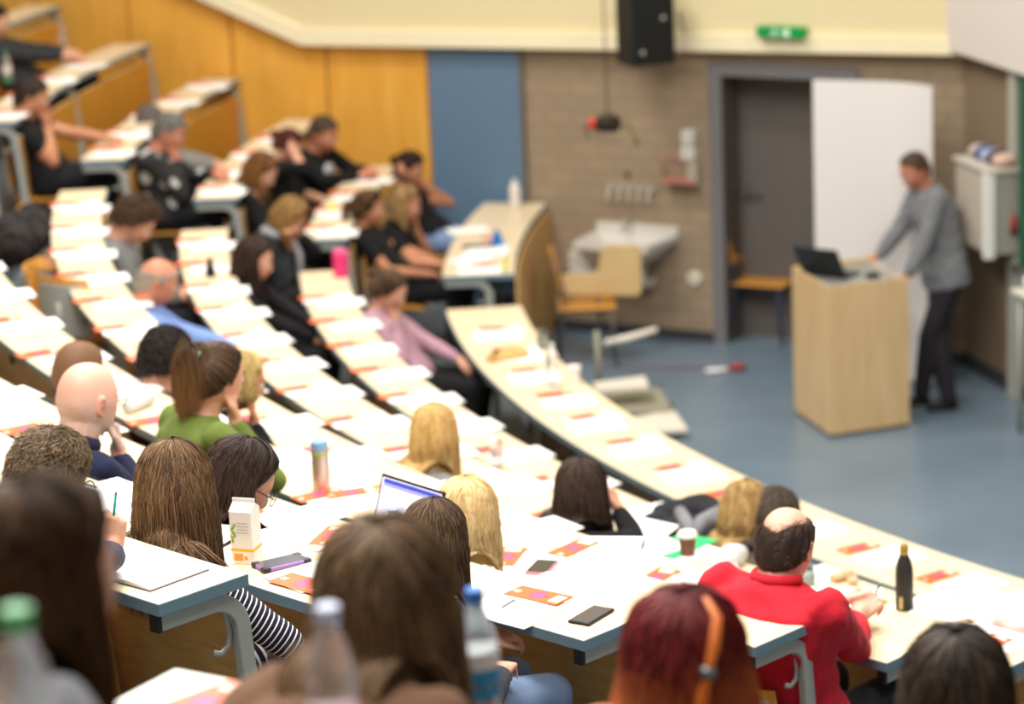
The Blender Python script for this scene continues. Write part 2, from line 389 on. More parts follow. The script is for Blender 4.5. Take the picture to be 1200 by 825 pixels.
# ------------------------------------------------------------------ desks
def support(a, k, root, end=True):
    """tubular bracket under the desk at angle a, bending down into a leg"""
    z = tab(k) - 0.035; r0 = rn(k) - 0.012; r1 = rf(k) + (0 if k else 0.16); w = 0.024
    R = (pol(1, a) - pol(0, a)); T = Vector((-R.y, R.x, 0)); d = -R
    b = MB(); pts = []
    p0 = pol(r0, a, z - w)
    pts.append(p0); pts.append(pol(r1 + 0.115, a, z - w))
    for i in range(1, 7):
        q = (pi / 2) * i / 6
        pts.append(pol(r1 + 0.115, a, z - w) + d * (0.10 * sin(q)) + Vector((0, 0, -0.10 * (1 - cos(q)))))
    e = pts[-1]; foot = Vector((e.x, e.y, flo(k))) + d * (0.05 if k else -0.02)
    pts.append(e + (foot - e) * 0.5); pts.append(foot)
    vs = []
    for i, p in enumerate(pts):
        t = (pts[min(i + 1, len(pts) - 1)] - pts[max(i - 1, 0)]).normalized(); n = T.cross(t)
        vs += [p + T * 0.017 + n * w, p - T * 0.017 + n * w, p - T * 0.017 - n * w, p + T * 0.017 - n * w]
    fs = [(i * 4 + j, i * 4 + (j + 1) % 4, (i + 1) * 4 + (j + 1) % 4, (i + 1) * 4 + j) for i in range(len(pts) - 1) for j in range(4)]
    m = len(pts) - 1; fs += [(3, 2, 1, 0), tuple(m * 4 + j for j in range(4))]
    b.add(vs, fs); leg = rel(b.build('leg', M_steel, bevel=0.004), root)
    M = Matrix((d, T, Vector((0, 0, 1)))).transposed()
    c = MB().box(p0 - d * 0.004, (0.014, 0.036, 0.05), M=M).build('end_cap', M_black); c.parent = leg
    if end:
        h = [pol(r1 + 0.07, a, z - 0.045), pol(r1 + 0.052, a, z - 0.075), pol(r1 + 0.045, a, z - 0.13), pol(r1 + 0.052, a, z - 0.165), pol(r1 + 0.080, a, z - 0.180), pol(r1 + 0.105, a, z - 0.170)]
        hk = MB().tube([q - T * 0.012 for q in h], 0.006, n=8, flat=1.6).build('bag_hook', M_steel, smooth=True); hk.parent = leg
    return leg
def desk(k, a0, a1, label, panel_mat=None, sup=None):
    mid = pol((rn(k) + rf(k)) / 2, (a0 + a1) / 2, flo(k))
    root = empty('lecture_desk', mid, label, 'desk')
    z = tab(k); r0, r1 = rf(k), rn(k); da = math.degrees(0.004 / r1)
    rel(MB().arc(r0 + 0.003, r1 - 0.003, z - 0.033, z, a0, a1).build('tabletop', M_birch), root)
    e = MB(); s = 1 if a1 > a0 else -1
    e.arc(r1 - 0.003, r1, z - 0.0345, z - 0.001, a0, a1); e.arc(r0, r0 + 0.003, z - 0.0345, z - 0.001, a0, a1)
    e.arc(r0, r1, z - 0.0345, z - 0.001, a0 - s * da, a0, step=9); e.arc(r0, r1, z - 0.0345, z - 0.001, a1, a1 + s * da, step=9)
    rel(e.build('edge_band', M_edge), root)
    zf = 0.0 if k == 0 else flo(k) + 0.01; pe = math.degrees(0.055 / r1) if k else 0
    pr = r0 - 0.02 + (0.04 if k else 0.02)
    pm = MB().arc(pr - 0.024, pr - 0.006, zf, z - 0.13 if k else z - 0.05, a0 + s * pe, a1 - s * pe).build('modesty_panel', panel_mat or M_panel); rel(pm, root)
    if k:
        t = MB().arc(pr - 0.0245, pr - 0.0055, z - 0.13, z - 0.124, a0 + s * pe, a1 - s * pe).build('lit_top_strip', M_panel_lit); t.parent = pm  # lit upper edge of the panel, its brightness put into the colour
    n = max(1, round(abs(a1 - a0) / 7.5))
    for i in range(n + 1):
        a = a0 + (a1 - a0) * i / n
        a += s * math.degrees(0.024 / r1) * (1 if i == 0 else -1 if i == n else 0)
        support(a, k, root, end=i in (0, n))
    return root
NE = [-134.3, -134.3, -134.8, -134.5, -134.4, -134.25, -134.3, -134.3, -134.3]       # ends at the near aisle
FE = [-175.5, -175.9, -176.7, -177.2, -177.4, -177.6, -178, -178, -178]               # ends at the far aisle
ROWN = ['front', 'second', 'third', 'fourth', 'fifth', 'sixth', 'seventh', 'eighth', 'ninth']
for k in range(0, 9):
    desk(k, NE[k], FE[k], f'long curved pale birch desk with grey-blue edge, {ROWN[k]} row of the middle block' if k < 8 else 'long curved birch desk at the back of the middle block', M_panel if k else wood('beige_front_panel', rgb(150, 128, 96), rgb(164, 142, 110), sc=(2, 2, 8)))
FA = [(-180.4, -192.9), (-180.5, -192.9), (-181.2, -194.9), (-181.6, -195.9), (-181.8, -196.0), (-182.0, -196.8), (-182.2, -197.8)]
for k, (a, c) in enumerate(FA):
    if k < 6: desk(k, a, c, f'short curved birch desk of the far block by the orange wall, {ROWN[k]} row', wood('ochre_panel', rgb(196, 136, 44), rgb(212, 152, 58), sc=(2, 2, 10)) if k > 2 else M_panel)
for k, (a, c) in {7: (-127.0, -112), 8: (-128.2, -112), 9: (-128.7, -112), 10: (-129.9, -112), 11: (-129.9, -112)}.items():
    desk(k, a, c, {7: 'desk row of the near block just below the bottom right corner', 8: 'desk row of the near block under the red-haired woman', 9: 'desk of the near block, blue-capped sharp water bottle on it', 10: 'desk of the near block, blurred bottle with pale cap on it', 11: 'desk of the near block nearest the viewer, green-capped bottle on it'}[k])

# ------------------------------------------------------------------ camera
cam = D.cameras.new('camera'); co = D.objects.new('camera', cam); COL.objects.link(co); SC.camera = co
R0 = Vector((1, 0, 0)); U0 = Vector((0, sin(PITCH), cos(PITCH))); Fw = Vector((0, cos(PITCH), -sin(PITCH)))
xa = R0 * cos(ROLL) + U0 * sin(ROLL); ya = -R0 * sin(ROLL) + U0 * cos(ROLL)
co.matrix_world = Matrix(((xa.x, ya.x, -Fw.x, 0), (xa.y, ya.y, -Fw.y, 0), (xa.z, ya.z, -Fw.z, CAMZ), (0, 0, 0, 1)))
cam.sensor_width = 36.0; cam.lens = FPX / 1200 * 36; cam.clip_end = 100; cam.clip_start = 0.1
cam.dof.use_dof = True; cam.dof.focus_distance = 8.35; cam.dof.aperture_fstop = 2.3

# ------------------------------------------------------------------ light: the hall's ceiling lamps, out of view above
SC.view_settings.view_transform = 'Standard'; SC.view_settings.look = 'None'; SC.view_settings.gamma = 1.0; SC.view_settings.use_curve_mapping = False
SC.view_settings.exposure = -0.04
w = D.worlds.new('hall_air'); SC.world = w; w.use_nodes = True
w.node_tree.nodes['Background'].inputs[0].default_value = (1.0, 0.97, 0.93, 1); w.node_tree.nodes['Background'].inputs[1].default_value = 0.32
def lamp(x, y, z, sx, sy, e, col=(1, 0.95, 0.88), rx=0.0, rz=0.0):
    l = D.lights.new('ceiling_lamp', 'AREA'); l.shape = 'RECTANGLE'; l.size = sx; l.size_y = sy; l.energy = e; l.color = col
    o = D.objects.new('ceiling_lamp', l); COL.objects.link(o); o.location = (x, y, z); o.rotation_euler = (rx, 0, rz); return o
for (x, y, e) in [(-1.5, 5.0, 1.0), (-1.5, 8.5, 1.0), (-2.0, 12, 1.0), (-2.5, 15.5, 1.0), (1.8, 8, 1.0), (1.2, 11.5, 1.0), (-3.0, 19.5, .9), (-1.2, 17.5, .6)]:
    lamp(x, y, 8.6, 2.4, 0.6, 300 * e)
lamp(4.5, 16.0, 7.0, 1.6, 0.8, 150)
# ------------------------------------------------------------------ people
M_skin = attr_mat('skin', 'tint', rough=0.48, spec=0.4, sss=0.12)
M_hair = attr_mat('hair', 'hc', rough=0.6, spec=0.22)
M_eye = mat('eye_white', rgb(225, 220, 215), rough=0.2)
M_iris = mat('eye_iris', rgb(50, 36, 26), rough=0.1)
UPZ = Vector((0, 0, 1))

def capsule(b, p0, p1, r0, r1, n=12, flat=1.0, ax=None):
    """closed tapered limb with round ends"""
    p0, p1 = Vector(p0), Vector(p1); d = p1 - p0; L = max(d.length, 1e-4); t = d / L
    pts = []; rr = []
    for i in range(4):
        q = pi / 2 * (i + 0.15) / 4; pts.append(p0 - t * r0 * cos(q)); rr.append(r0 * sin(q))
    m = max(1, int(L / 0.05))
    for i in range(m + 1):
        pts.append(p0 + d * i / m); rr.append(r0 + (r1 - r0) * i / m)
    for i in range(3, -1, -1):
        q = pi / 2 * (i + 0.15) / 4; pts.append(p1 + t * r1 * cos(q)); rr.append(r1 * sin(q))
    b.tube(pts, rr, n=n)
def loft(b, rings, n=20):
    """rings: (centre, axis_u, axis_v, ru, rv)"""
    vs = []
    for c, u, v, ru, rv in rings:
        for j in range(n):
            q = 2 * pi * j / n
            cu, sv = cos(q), sin(q)
            k = (abs(cu) ** 2.6 + abs(sv) ** 2.6) ** (-1 / 2.6)
            vs.append(Vector(c) + u * cu * ru * k + v * sv * rv * k)
    m = len(rings)
    fs = [(i * n + j, i * n + (j + 1) % n, (i + 1) * n + (j + 1) % n, (i + 1) * n + j) for i in range(m - 1) for j in range(n)]
    fs += [tuple(range(n))[::-1], tuple((m - 1) * n + j for j in range(n))]
    b.add(vs, fs)
def basis(fwd, up):
    f = fwd.normalized(); u = (up - f * up.dot(f)).normalized(); r = f.cross(u)
    return r, f, u                 # right, forward, up
def ik(S, W, l1, l2, hint):
    d = W - S; L = min(d.length, (l1 + l2) * 0.995); t = d.normalized(); W = S + t * L
    a = (l1 * l1 - l2 * l2 + L * L) / (2 * L); h = sqrt(max(1e-6, l1 * l1 - a * a))
    hh = hint - t * hint.dot(t)
    if hh.length < 1e-4: hh = Vector((0, 0, -1)) - t * (-t.z)
    return S + t * a + hh.normalized() * h, W
def head_parts(b, H, r, f, u, s, female, ears=True):
    N, Mm = 44, 30; vs = []
    for i in range(Mm + 1):
        t = pi * i / Mm
        for j in range(N):
            q = 2 * pi * j / N
            dx, dy, dz = sin(t) * cos(q), sin(t) * sin(q), cos(t)
            kk = (abs(dx) ** 2.35 + abs(dy) ** 2.35 + abs(dz) ** 2.35) ** (-1 / 2.35)
            x, y, z = dx * 0.077 * kk, dy * 0.097 * kk - 0.004, dz * 0.117 * kk
            g = max(0, -z) / 0.117
            x *= 1 - (0.34 if female else 0.27) * g * g - 0.05 * max(0, z) / 0.117
            if y < 0: y *= 1 - 0.42 * g ** 1.2
            if dy > 0.15 and z < 0: y *= 1 + 0.02 * g
            if dy > 0:
                y += 0.020 * math.exp(-(x / 0.012) ** 2 - ((z + 0.030) / 0.017) ** 2) + 0.011 * math.exp(-(x / 0.009) ** 2 - ((z + 0.005) / 0.022) ** 2)
                y -= 0.009 * math.exp(-((abs(x) - 0.031) / 0.015) ** 2 - ((z - 0.004) / 0.012) ** 2)
                y += 0.004 * math.exp(-(x / 0.05) ** 2 - ((z - 0.028) / 0.010) ** 2)
                y += 0.006 * math.exp(-(x / 0.020) ** 2 - ((z + 0.062) / 0.008) ** 2)
                y += 0.009 * math.exp(-(x / 0.026) ** 2 - ((z + 0.098) / 0.016) ** 2)
            vs.append(H + (r * x + f * y + u * z) * s)
    fs = [(i * N + j, (i + 1) * N + j, (i + 1) * N + (j + 1) % N, i * N + (j + 1) % N) for i in range(Mm) for j in range(N)]
    b.add(vs, fs)
    if ears:
        for sd in (-1, 1):
            M = Matrix(((r * 0.6 * sd + f * -0.5).normalized(), f, u)).transposed()
            c = H + (r * sd * 0.079 - f * 0.008 - u * 0.006) * s
            n = (r * sd * 0.75 - f * 0.65).normalized()
            pts = []
            for i in range(9):
                q = radians(-100 + i * 30)
                pts.append(c + n * 0.006 * s + ((f * 0.55 + r * sd * 0.2) * cos(q) * -0.020 + u * sin(q) * 0.029) * s)
            b.tube(pts, 0.0055 * s, n=7)
            b.sphere(c, (0.008 * s, 0.017 * s, 0.026 * s), n=12, M=Matrix((r, f, u)).transposed())
def hand(b, W, d, nrm, side, curl=0.5, s=1.0, point=0):
    """W wrist, d direction of the fingers, nrm back of the hand, side +1 thumb to the d x nrm side"""
    d = d.normalized(); nrm = (nrm - d * nrm.dot(d)).normalized(); l = d.cross(nrm) * side
    capsule(b, W - d * 0.02 * s, W + d * 0.02 * s, 0.026 * s, 0.027 * s)
    offs = [0.030, 0.010, -0.010, -0.028]; L0 = [0.086, 0.090, 0.086, 0.078]; FL = [0.072, 0.080, 0.074, 0.058]; R = [0.0092, 0.0095, 0.0090, 0.0080]
    for i in range(4):
        k = W + d * L0[i] * s + l * offs[i] * s
        capsule(b, W + d * 0.012 * s + l * offs[i] * 0.55 * s, k, 0.0155 * s, 0.0125 * s)
        p = k; a = radians(12 + 55 * curl + 6 * i * curl)
        if i == 0 and point: a = radians(8)
        for j, fr in enumerate((0.45, 0.32, 0.23)):
            q = p + (d * cos(a) - nrm * sin(a) + l * 0.06 * (1.5 - i)) * FL[i] * fr * s
            capsule(b, p, q, R[i] * s * (1 - .09 * j), R[i] * s * (1 - .09 * (j + 1)), n=8); p = q
            a += radians((18 + 50 * curl) if not (i == 0 and point) else 8)
    t0 = W + d * 0.022 * s + l * 0.022 * s; t1 = W + d * 0.055 * s + l * 0.048 * s - nrm * 0.012 * s
    t2 = t1 + (d * 0.8 + l * (0.35 - .5 * curl) - nrm * 0.35).normalized() * 0.034 * s; t3 = t2 + (d * 0.9 + l * (0.1 - .6 * curl) - nrm * 0.4).normalized() * 0.028 * s
    capsule(b, t0, t1, 0.016 * s, 0.0125 * s, n=8); capsule(b, t1, t2, 0.0118 * s, 0.0105 * s, n=8); capsule(b, t2, t3, 0.0105 * s, 0.0085 * s, n=8)

def remesh(b, vox, smooth=3, fac=0.5):
    me = D.meshes.new('tmp'); me.from_pydata(b.v, [], b.f)
    o = D.objects.new('tmp', me); COL.objects.link(o)
    m = o.modifiers.new('r', 'REMESH'); m.mode = 'VOXEL'; m.voxel_size = vox
    if smooth:
        q = o.modifiers.new('s', 'SMOOTH'); q.iterations = smooth; q.factor = fac
    dg = bpy.context.evaluated_depsgraph_get(); dg.update()
    out = D.meshes.new_from_object(o.evaluated_get(dg)); D.objects.remove(o); D.meshes.remove(me)
    out.polygons.foreach_set('use_smooth', [True] * len(out.polygons))
    return out
def verts_np(me):
    a = np.empty(len(me.vertices) * 3, dtype=np.float32); me.vertices.foreach_get('co', a); return a.reshape(-1, 3)
def set_attr(me, name, cols):
    at_ = me.color_attributes.new(name, 'FLOAT_COLOR', 'POINT')
    c = np.ones((len(me.vertices), 4), dtype=np.float32); c[:, :3] = cols; at_.data.foreach_set('color', c.ravel())
def link(me, name, m, root):
    me.name = name; me.materials.clear(); me.materials.append(m)
    o = D.objects.new(name, me); COL.objects.link(o); return rel(o, root)
def V(a): return np.array((a.x, a.y, a.z), dtype=np.float32)

def fabric(name, col, rough=0.85, pattern=None, sheen=0.03):
    key = 'cloth_' + name
    if key in MATS: return MATS[key]
    m = D.materials.new(key); m.use_nodes = True; nt = m.node_tree; b = nt.nodes['Principled BSDF']
    b.inputs['Roughness'].default_value = rough; b.inputs['Sheen Weight'].default_value = sheen; b.inputs['Specular IOR Level'].default_value = 0.25
    tc = nd(nt, 'ShaderNodeTexCoord'); nz = nd(nt, 'ShaderNodeTexNoise', Scale=9.0, Detail=5.0); nt.links.new(tc.outputs['Object'], nz.inputs['Vector'])
    fz = nd(nt, 'ShaderNodeTexNoise', Scale=350.0, Detail=2.0); nt.links.new(tc.outputs['Object'], fz.inputs['Vector'])
    bp = nd(nt, 'ShaderNodeBump', Strength=0.25, Distance=0.002); nt.links.new(fz.outputs['Fac'], bp.inputs['Height']); nt.links.new(bp.outputs['Normal'], b.inputs['Normal'])
    mx = nd(nt, 'ShaderNodeMix'); mx.data_type = 'RGBA'
    mx.inputs[6].default_value = tuple(c * 0.88 for c in col[:3]) + (1,); mx.inputs[7].default_value = tuple(min(1, c * 1.1) for c in col[:3]) + (1,)
    nt.links.new(nz.outputs['Fac'], mx.inputs[0]); out = mx.outputs[2]
    if pattern:
        kind, c2, per, duty = pattern
        if kind == 'stripe':
            a = nd(nt, 'ShaderNodeAttribute'); a.attribute_name = 'along'; fac = a.outputs['Fac']
            m1 = nd(nt, 'ShaderNodeMath', operation='DIVIDE'); m1.inputs[1].default_value = per; nt.links.new(fac, m1.inputs[0])
            m2 = nd(nt, 'ShaderNodeMath', operation='FRACT'); nt.links.new(m1.outputs[0], m2.inputs[0])
            m3 = nd(nt, 'ShaderNodeMath', operation='LESS_THAN'); m3.inputs[1].default_value = duty; nt.links.new(m2.outputs[0], m3.inputs[0])
            sel = m3.outputs[0]
        else:                       # large blotches
            vz = nd(nt, 'ShaderNodeTexVoronoi', Scale=per); nt.links.new(tc.outputs['Object'], vz.inputs['Vector'])
            m3 = nd(nt, 'ShaderNodeMath', operation='LESS_THAN'); m3.inputs[1].default_value = duty; nt.links.new(vz.outputs['Distance'], m3.inputs[0]); sel = m3.outputs[0]
        m4 = nd(nt, 'ShaderNodeMix'); m4.data_type = 'RGBA'; m4.inputs[7].default_value = c2
        nt.links.new(sel, m4.inputs[0]); nt.links.new(out, m4.inputs[6]); out = m4.outputs[2]
    nt.links.new(out, b.inputs['Base Color'])
    MATS[key] = m
    return m

# ---- hair -----------------------------------------------------------------
def hair_surface(H, r, f, u, s, th, ph, off):
    """ph 0 = face side, pi = back; th from the crown, crown tilted to the back"""
    tilt = radians(14)
    x = sin(th) * sin(ph); y0 = sin(th) * cos(ph); z0 = cos(th)
    y = y0 * cos(tilt) - z0 * sin(tilt); z = y0 * sin(tilt) + z0 * cos(tilt)
    a, b_, c = 0.079 + off, 0.101 + off, 0.119 + off
    k = 1 / ((x / a) ** 2 + (y / b_) ** 2 + (z / c) ** 2) ** 0.5
    m_ = [abs(x / a) * k, abs(y / b_) * k, abs(z / c) * k]; k *= (m_[0] ** 2.35 + m_[1] ** 2.35 + m_[2] ** 2.35) ** (-1 / 2.35)
    return H + (r * x * k + f * (y * k - 0.004) + u * z * k) * s
def hairline(ph, kind):
    p = abs((ph + pi) % (2 * pi) - pi)          # 0 front .. pi back
    d = math.degrees(p)
    if kind == 'long': pts = [(0, 56), (40, 62), (62, 80), (80, 100), (120, 112), (180, 118)]
    else: pts = [(0, 58), (45, 62), (65, 76), (85, 94), (110, 104), (140, 114), (180, 118)]
    for (a, b_), (c, e) in zip(pts, pts[1:]):
        if a <= d <= c: return radians(b_ + (e - b_) * (d - a) / (c - a))
    return radians(pts[-1][1])
def push(p, caps, m):
    for (a, b_, ra, rb) in caps:
        d = b_ - a; t = max(0, min(1, (p - a).dot(d) / max(1e-9, d.length_squared))); c = a + d * t; rr = ra + (rb - ra) * t + m
        v = p - c
        if v.length < rr:
            v = v.normalized() if v.length > 1e-5 else Vector((0, 1, 0)); p = c + v * rr
    return p
def shell(H, r, f, u, s, kind, t0, t1, seed, th0=None, fr=(0, 2 * pi), bumps=0.003):
    """cap of hair: closed surface between the scalp and the outer hair"""
    rd = random.Random(seed); N, Mm = 64, 14; b = MB(); ph0 = [rd.random() * 6 for _ in range(6)]
    outer = []; inner = []
    a0, a1 = fr; full = abs(a1 - a0) > 6.28
    nn = N if full else N + 1
    for i in range(Mm + 1):
        for j in range(nn):
            ph = a0 + (a1 - a0) * j / N
            lo = th0(ph) if th0 else radians(1)
            hl = hairline(ph, kind); th = lo + (hl - lo) * i / Mm
            e = i / Mm; edge = min(1, (1 - e) * 5) * (min(1, e * 5) if th0 else 1)
            w = bumps * (sin(ph * 7 + ph0[0] + th * 3) + sin(ph * 13 + ph0[1] - th * 5) + .6 * sin(ph * 23 + ph0[2]))
            outer.append(hair_surface(H, r, f, u, s, th, ph, 0.002 + (t0 + (t1 - t0) * e) * edge + w * edge)); inner.append(hair_surface(H, r, f, u, s, th, ph, -0.006))
    b.add(outer, [(i * nn + j, i * nn + (j + 1) % nn, (i + 1) * nn + (j + 1) % nn, (i + 1) * nn + j) for i in range(Mm) for j in range(nn if full else N)])
    K = len(outer)
    b.add(inner, [(i * nn + j, (i + 1) * nn + j, (i + 1) * nn + (j + 1) % nn, i * nn + (j + 1) % nn) for i in range(Mm) for j in range(nn if full else N)])
    rim = []
    for i, base in ((Mm, Mm * nn), (0, 0)):
        for j in range(nn if full else N):
            a, c = base + j, base + (j + 1) % nn
            rim.append((a, c, c + K, a + K) if i else (c, a, a + K, c + K))
    b.f += rim; b.m += [0] * len(rim)
    if not full:
        for j in (0, N):
            for i in range(Mm):
                a, c = i * nn + j, (i + 1) * nn + j; b.f.append((a, c, c + K, a + K)); b.m.append(0)
    return b
def strands(b, cols, paths, wid, c1, c2, rd, tips=None):
    for pth in paths:
        w = wid * rd.uniform(0.7, 1.25); n = len(pth); mixv = rd.random() ** 1.3
        base = len(b.v); vs = []; prev = None
        for i, p in enumerate(pth):
            t = (pth[min(i + 1, n - 1)] - pth[max(i - 1, 0)])
            if t.length < 1e-7: t = Vector((0, 0, -1))
            t.normalize(); a = prev if prev is not None else (Vector((0, 0, 1)) if abs(t.z) < .9 else Vector((1, 0, 0))).cross(t)
            uu = (a - t * a.dot(t)).normalized(); prev = uu; vv = t.cross(uu)
            k = w * (1 if i < n * 0.7 else max(0.15, 1 - (i - n * 0.7) / (n * 0.3))) * (0.6 if i == 0 else 1)
            for j in range(3):
                q = 2 * pi * j / 3; vs.append(p + (uu * cos(q) + vv * sin(q)) * k)
            tt = i / (n - 1); col = [x + (y - x) * mixv for x, y in zip(c1[:3], c2[:3])]
            if tips:
                g = max(0, min(1, (tt - tips[1]) / (tips[2] - tips[1]))); col = [x + (y - x) * g for x, y in zip(col, tips[0][:3])]
            cols += [col] * 3
        b.v += [tuple(v) for v in vs]
        fs = [(base + i * 3 + j, base + i * 3 + (j + 1) % 3, base + (i + 1) * 3 + (j + 1) % 3, base + (i + 1) * 3 + j) for i in range(n - 1) for j in range(3)]
        b.f += fs; b.m += [0] * len(fs)
def long_path(H, r, f, u, s, ph, L, caps, layer, rd, wave=0.0, spread=0.0, back=0.0, amp=0.006, flip=0.0):
    """over the head, then hanging"""
    out = []; th1 = radians(92 if abs(((ph + pi) % (2 * pi)) - pi) > radians(60) else 80)
    w0, w1 = rd.uniform(0, 6.28), rd.uniform(0.8, 1.2); amp = amp * rd.uniform(.4, 1.5)
    dphi = rd.uniform(-0.05, 0.05) if amp == 0 else rd.uniform(-0.22, 0.22)
    for i in range(10):
        th = radians(3) + (th1 - radians(3)) * i / 9
        out.append(hair_surface(H, r, f, u, s, th, ph + dphi * (1 - i / 9), 0.004 + layer * (0.5 + 0.5 * i / 9)))
    p = out[-1]; t = (out[-1] - out[-2]).normalized(); n = 16; st = L / n
    outd = (p - H); outd.z = 0; outd.normalize()
    for i in range(n):
        k = (i + 1) / n
        t = (t * 0.55 + (Vector((0, 0, -1)) + outd * spread * (1 - k) - f * back + outd * (-flip * k)) * 0.45).normalized()
        side = outd.cross(UPZ)
        p = p + t * st
        q = p + side * sin(w0 + k * 6.28 * (1.5 + wave * 2) * w1) * amp * (0.3 + k) + outd * cos(w0 * 1.7 + k * 8) * amp * 0.5
        q2 = push(q, caps, 0.004 + layer)
        p = p + (q2 - q) * 0.9
        out.append(q2)
    return out
def build_hair(root, kind, H, r, f, u, s, caps, P):
    c1, c2 = P['hc']; lum = c2[0] * .5 + c2[1] * .5; g_ = 0.68 if lum < .33 else 0.9
    c1 = [x * g_ for x in c1[:3]]; c2 = [x * g_ * 1.05 for x in c2[:3]]; rd = random.Random(P.get('seed', 3)); n = P.get('n', 700); wid = P.get('wid', 0.0022); b = MB(); cols = []
    dark = [x * 0.85 for x in c1[:3]]; tips = P.get('tips')
    def addshell(bb, col=None):
        b.add(bb.v, bb.f); cols.extend([col or dark] * len(bb.v))
    if kind == 'none': return
    if kind in ('long', 'ponytail', 'bun'):
        t = P.get('vol', 0.012)
        addshell(shell(H, r, f, u, s, 'long', t * 0.7, t, P.get('seed', 3)))
    if kind == 'long':
        L = P.get('HL', 0.36) * s; p0 = radians(P.get('open', 62)); lay = P.get('vol', 0.012)
        N = 56; rr = random.Random(5); grid = []
        for j in range(N + 1):
            ph = p0 + (2 * pi - 2 * p0) * j / N
            grid.append(long_path(H, r, f, u, s, ph, L * 0.97, caps, lay * 0.6, rr, amp=0.0, spread=P.get('spread', 0.0), back=P.get('back', 0), flip=P.get('flip', 0)))
        K = len(grid[0]); vs = [p for g in grid for p in g[6:]]; K2 = K - 6
        b.add(vs, [(j * K2 + i, (j + 1) * K2 + i, (j + 1) * K2 + i + 1, j * K2 + i + 1) for j in range(N) for i in range(K2 - 1)])
        for j in range(N + 1):
            for i in range(K2):
                tt = (i + 6) / K; c = dark
                if tips:
                    g = max(0, min(1, (tt - tips[1]) / (tips[2] - tips[1]))); c = [x + (y * 0.7 - x) * g for x, y in zip(c, tips[0][:3])]
                cols.append(c)
        paths = []
        for i in range(n):
            ph = p0 + (2 * pi - 2 * p0) * rd.random()
            paths.append(long_path(H, r, f, u, s, ph, L * rd.uniform(0.82, 1.06), caps, lay * rd.uniform(0.7, 1.15), rd, wave=P.get('wave', 0), spread=P.get('spread', 0), back=P.get('back', 0), amp=P.get('amp', 0.006), flip=P.get('flip', 0)))
        top_ = []
        for i in range(n // 2):        # shorter ones over the top of the head
            ph = p0 + (2 * pi - 2 * p0) * rd.random(); tA = radians(rd.uniform(2, 45)); tB = tA + radians(rd.uniform(25, 45)); dd = rd.uniform(-.16, .16); ly_ = lay * rd.uniform(.8, 1.2)
            top_.append([hair_surface(H, r, f, u, s, tA + (tB - tA) * q / 8, ph + dd * (1 - q / 8), 0.004 + ly_ * (.6 + .4 * q / 8)) for q in range(9)])
        for i in range(n // 4):        # the front, combed to the sides
            ph = p0 * rd.uniform(-1, 1); pt = []
            for q in range(9):
                k = q / 8; th = radians(4) + (hairline(ph, 'long') * 0.98 - radians(4)) * k
                pt.append(hair_surface(H, r, f, u, s, th, ph * (0.3 + .7 * k) + (0.5 if ph > 0 else -0.5) * k * k, 0.005 + lay * (1 - k * 0.5)))
            top_.append(pt)
        strands(b, cols, paths, wid, c1, c2, rd, tips); strands(b, cols, top_, wid, c1, c2, rd)
    elif kind in ('ponytail', 'bun'):
        tie_th, tie_ph = radians(P.get('tie', 32)), pi; tie = hair_surface(H, r, f, u, s, tie_th, tie_ph, 0.022)
        TD = (tie - H).normalized(); paths = []
        for i in range(n):
            ph = rd.uniform(0, 2 * pi); th = hairline(ph, 'long') * (rd.uniform(0.35, 1.0)); a = hair_surface(H, r, f, u, s, th, ph, 0.006); A = (a - H)
            pt = []
            for q in range(8):
                k = q / 7; v = (A.normalized() * (1 - k) + TD * k).normalized(); rad = A.length * (1 - k) + (tie - H).length * k + 0.006 * sin(k * pi)
                pt.append(H + v * rad)
            if kind == 'ponytail':
                p = pt[-1]; L = P.get('HL', 0.3) * s * rd.uniform(0.8, 1.05); t = (TD * 0.42 + u * 0.12 + Vector([rd.uniform(-.25, .25) for _ in range(3)])).normalized(); w0 = rd.uniform(0, 6)
                for q in range(14):
                    t = (t * 0.62 + Vector((0, 0, -1)) * 0.38 + Vector([rd.uniform(-.02, .02) for _ in range(3)])).normalized(); p = p + t * L / 14
                    p = push(p, caps, 0.012); pt.append(p + r * 0.004 * sin(w0 + q * .6))
            paths.append(pt)
        strands(b, cols, paths, wid, c1, c2, rd, tips)
        if kind == 'bun':
            bb = MB(); bb.sphere(tie + TD * 0.010 * s, 0.028 * s, n=20); b.add(bb.v, bb.f); cols += [list(c1[:3])] * len(bb.v)
            pt = []
            for i in range(40):
                a0 = rd.uniform(0, 6.28); ax = Vector([rd.uniform(-1, 1) for _ in range(3)]).normalized(); e1 = ax.cross(TD).normalized(); e2 = ax.cross(e1)
                pt.append([tie + TD * 0.010 * s + (e1 * cos(a0 + q * .4) + e2 * sin(a0 + q * .4)) * 0.030 * s for q in range(9)])
            strands(b, cols, pt, wid * 1.3, c1, c2, rd)
    elif kind in ('short', 'curly', 'balding', 'buzz', 'sparse'):
        vol = P.get('vol', 0.012); bump = {'curly': 0.005, 'buzz': 0.0004, 'sparse': 0.0003}.get(kind, 0.0018)
        th0 = None
        if kind in ('balding', 'sparse'):
            def th0(ph):
                d = abs(((ph + pi) % (2 * pi)) - pi)      # 0 front
                return min(hairline(ph, 'short') - 0.02, radians(P.get('bald', 50)) + radians(P.get('bback', 0)) * max(0, (d - radians(125)) / radians(55)) + (radians(60) if d < radians(28) else max(0, radians(62) - d) * 1.7))
        addshell(shell(H, r, f, u, s, 'short', vol * (0.7 if not th0 else .3), vol * 0.45, P.get('seed', 3), th0=th0, bumps=bump), [x * (0.9 if kind in ('buzz', 'sparse') else .7) for x in c1[:3]])
        paths = []; ln = P.get('len', 0.03) * s
